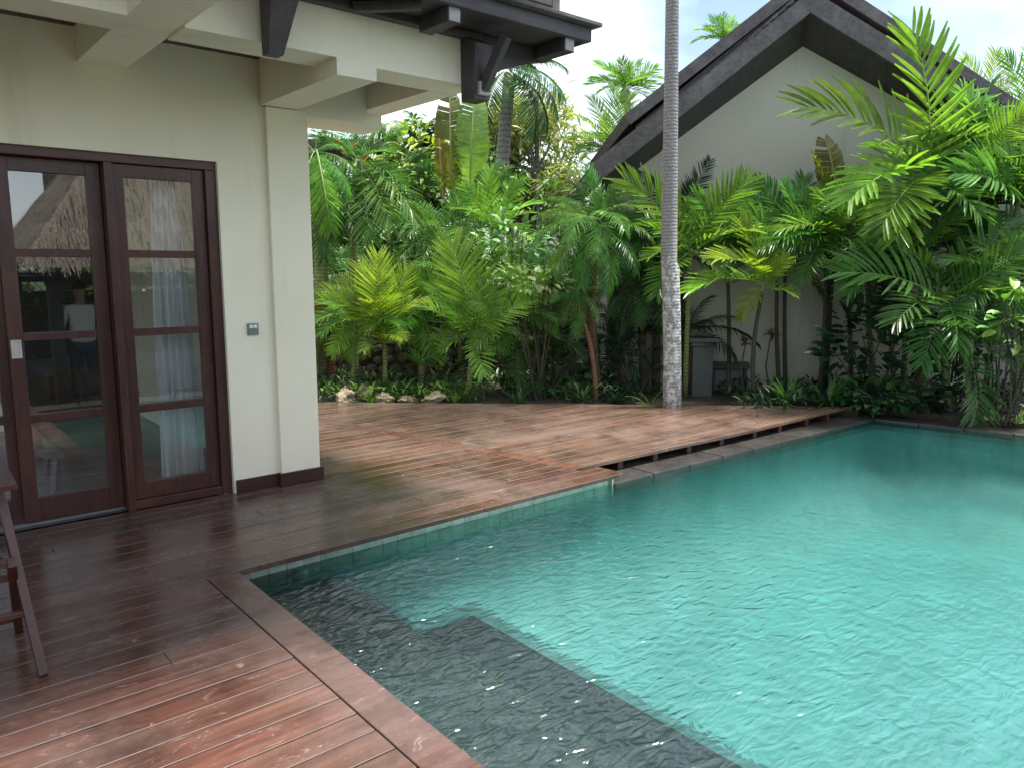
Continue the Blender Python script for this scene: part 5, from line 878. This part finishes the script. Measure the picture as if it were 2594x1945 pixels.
# ================================================================== across the pool: thatched gazebo and a person, seen in the door glass
gz = empty('thatched_gazebo', (3.7, -3.6, -.45), 'thatched gazebo on dark posts reflected in the glass doors', 'gazebo')
ex, ey, hw, ez = 3.7, -3.55, 2.05, 1.52
m = MB(); NS = 20; NL = 16
for sd_ in range(4):
    for i in range(NL):
        for k in range(NS):
            def pt(i_, k_):
                u = i_ / NL; h_ = hw * (1 - u) ** .92 + .02; a_ = lerp(-h_, h_, k_ / NS); z = ez + 2.65 * u + .05 * mnoise.noise(Vector((a_ * 3, u * 9, sd_))) - (.03 if i_ % 4 == 0 else 0)
                p = Vector((a_, h_)); cs_, sn = [(1, 0), (0, 1), (-1, 0), (0, -1)][sd_]; return Vector((ex + p.x * cs_ - p.y * sn, ey + p.x * sn + p.y * cs_, z))
            m.face([pt(i, k), pt(i + 1, k), pt(i + 1, k + 1), pt(i, k + 1)][::-1])
for k in range(9000):                             # straw ends
    sd_ = pr.randrange(4); u = pr.random() ** 1.3; h_ = hw * (1 - u) ** .92; a_ = pr.uniform(-h_, h_); cs_, sn = [(1, 0), (0, 1), (-1, 0), (0, -1)][sd_]
    p = Vector((ex + a_ * cs_ - h_ * sn, ey + a_ * sn + h_ * cs_, ez + 2.65 * u + .02)); out = Vector((-sn, cs_, 0)); tn = Vector((cs_, sn, 0)); d = (out * .60 - Vector((0, 0, .75)) + tn * pr.uniform(-.25, .25)).normalized(); L = pr.uniform(.10, .30); p = p + out * pr.uniform(.0, .05)
    m.face([p - tn * .006, p + tn * .006, p + d * L + out * .02 + tn * .003, p + d * L + out * .02 - tn * .003])
m.build('thatch_roof', M['thatch'], gz)
B(ex - hw + .1, ex + hw - .1, ey - hw + .1, ey + hw - .1, 1.36, 1.40).build('ceiling', M['dkwood'], gz)
for sx in (-1, 1):
    for sy in (-1, 1): B(ex + sx * 1.65 - .08, ex + sx * 1.65 + .08, ey + sy * 1.65 - .08, ey + sy * 1.65 + .08, -.45, 1.36).build('post', M['dkwood_z'], gz)
for sy in (-1, 1): B(ex - 1.75, ex + 1.75, ey + sy * 1.65 - .06, ey + sy * 1.65 + .06, 1.24, 1.359).build('beam', M['dkwood'], gz)
B(ex - 1.7, ex + 1.7, ey - 1.7, ey + .9, -.45, -.1).build('platform', M['dkwood'], gz, bevel=.02)
# person standing with the back to the doors
pp = Vector((2.36, -1.9, -.45)); per = empty('person', pp, 'person in a pale shirt and dark trousers reflected in the left glass door', 'person')
def skin(name, verts, edges, rad, mat, sub=2, root_i=0):
    me = bpy.data.meshes.new(name); me.from_pydata([tuple(Vector(v)) for v in verts], edges, []); me.materials.append(mat); o = bpy.data.objects.new(name, me); COL.objects.link(o); o.parent = per
    s_ = o.modifiers.new('skin', 'SKIN'); me.skin_vertices.new() if not me.skin_vertices else None
    for k, r_ in enumerate(rad): me.skin_vertices[0].data[k].radius = r_ if hasattr(r_, '__len__') else (r_, r_)
    me.skin_vertices[0].data[root_i].use_root = True; s_.use_smooth_shade = True; b_ = o.modifiers.new('sub', 'SUBSURF'); b_.levels = sub; b_.render_levels = sub; ORG[o.name] = pp; return o
V_ = [(0, 0, .92), (0, 0, 1.12), (0, 0, 1.33), (0, .0, 1.44), (0, -.015, 1.53), (0, -.02, 1.63), (0, -.02, 1.70), (.17, 0, 1.37), (.25, .0, 1.12), (.24, -.10, .92), (.22, -.16, .86), (-.17, 0, 1.37), (-.25, .0, 1.12), (-.25, -.05, .90), (-.25, -.08, .82), (.09, 0, .86), (.10, -.01, .48), (.10, .02, .08), (.11, -.10, .04), (-.09, 0, .86), (-.10, .0, .48), (-.10, .02, .08), (-.11, -.10, .04)]
E_ = [(0, 1), (1, 2), (2, 3), (3, 4), (4, 5), (5, 6), (2, 7), (7, 8), (8, 9), (9, 10), (2, 11), (11, 12), (12, 13), (13, 14), (0, 15), (15, 16), (16, 17), (17, 18), (0, 19), (19, 20), (20, 21), (21, 22)]
R_ = [(.14, .10), (.13, .095), (.15, .10), .058, .06, .095, .07, .06, .045, .034, .04, .06, .045, .034, .04, .085, .06, .045, .04, .085, .06, .045, .04]
skin('body', V_, E_, R_, M['skin'])
skin('shirt', [(0, 0, .84), (0, 0, .98), (0, 0, 1.16), (0, 0, 1.35), (0, 0, 1.42), (.18, 0, 1.37), (.26, .0, 1.18), (.265, -.02, 1.08), (-.18, 0, 1.37), (-.26, 0, 1.18), (-.265, -.02, 1.08)], [(0, 1), (1, 2), (2, 3), (3, 4), (3, 5), (5, 6), (6, 7), (3, 8), (8, 9), (9, 10)], [(.19, .14), (.18, .135), (.17, .13), (.17, .115), .075, .08, .07, .07, .08, .07, .07], M['shirt'], 2)
skin('trousers', [(0, 0, .92), (.095, 0, .84), (.105, 0, .48), (.105, .02, .10), (-.095, 0, .84), (-.105, 0, .48), (-.105, .02, .10)], [(0, 1), (1, 2), (2, 3), (0, 4), (4, 5), (5, 6)], [(.16, .12), (.105, .11), .078, .07, (.105, .11), .078, .07], M['trousers'], 2)
skin('hair', [(0, .01, 1.62), (0, .0, 1.69), (0, -.01, 1.75)], [(0, 1), (1, 2)], [(.095, .10), (.105, .115), (.07, .08)], M['hair'], 2)
# planting behind the gazebo
def btree(label, x, y, z, rad, n, ls, col):
    v_ = Vector((x, y, 0)); s = v_.dot(R0); d = v_.dot(F0); tree(label, (s, d, z), rad, n, ls, col)
btree('leafy tree behind the thatched gazebo', 2.0, -8.0, 1.0, (2.0, 2.0, 1.3), 4000, .2, (.06, .14, .03, 1))
btree('bushy tree at the back of the gazebo lawn', 5.5, -8.5, 1.2, (2.2, 1.8, 1.4), 4000, .2, (.05, .12, .03, 1))
btree('dark tree left of the gazebo lawn', -1.0, -8.0, 1.2, (2.0, 1.8, 1.6), 4000, .2, (.04, .10, .025, 1))
def hedge(label, x0, x1, y, h, n):
    o_ = empty('hedge', ((x0 + x1) / 2, y, -.45), label, 'hedge'); m = MB(); B(x0 + .2, x1 - .2, y - .2, y + .2, -.45, h - .45).build('hedge_core', M['soil'], o_)
    for k in range(n):
        p = Vector((pr.uniform(x0, x1), y + pr.choice((-1, 1)) * pr.uniform(.15, .4), pr.uniform(-.45, h))); d = Vector((pr.uniform(-1, 1), pr.uniform(-1, 1), pr.uniform(-.6, .8))).normalized(); s = d.cross(Vector((.2, .1, 1))).normalized(); L = pr.uniform(.1, .22)
        m.face([p, p + d * L * .5 + s * L * .25, p + d * L, p + d * L * .5 - s * L * .25])
    o = m.build('foliage', M['leaf'], o_); o.color = (.045, .11, .028, 1)
hedge('clipped green hedge behind the thatched gazebo', -4, 9, -6.6, 1.5, 5000)
btree('green tree right of the gazebo', 9.0, -6.5, 1.2, (2.0, 1.8, 1.6), 4000, .2, (.05, .12, .03, 1))
tv = Vector((3.3, -7.2, 0)); palm('coconut_palm', 'coconut palm rising behind the thatched gazebo', (tv.dot(R0), tv.dot(F0)), (tv.dot(R0), tv.dot(F0), 7.5), .15, 'grey', 'coco', 'mid', [(tv.dot(R0) + 1.6 * math.cos(k), tv.dot(F0) + 1.6 * math.sin(k), 7.3 + .5 * math.sin(k * 3), 'u') for k in range(9)])
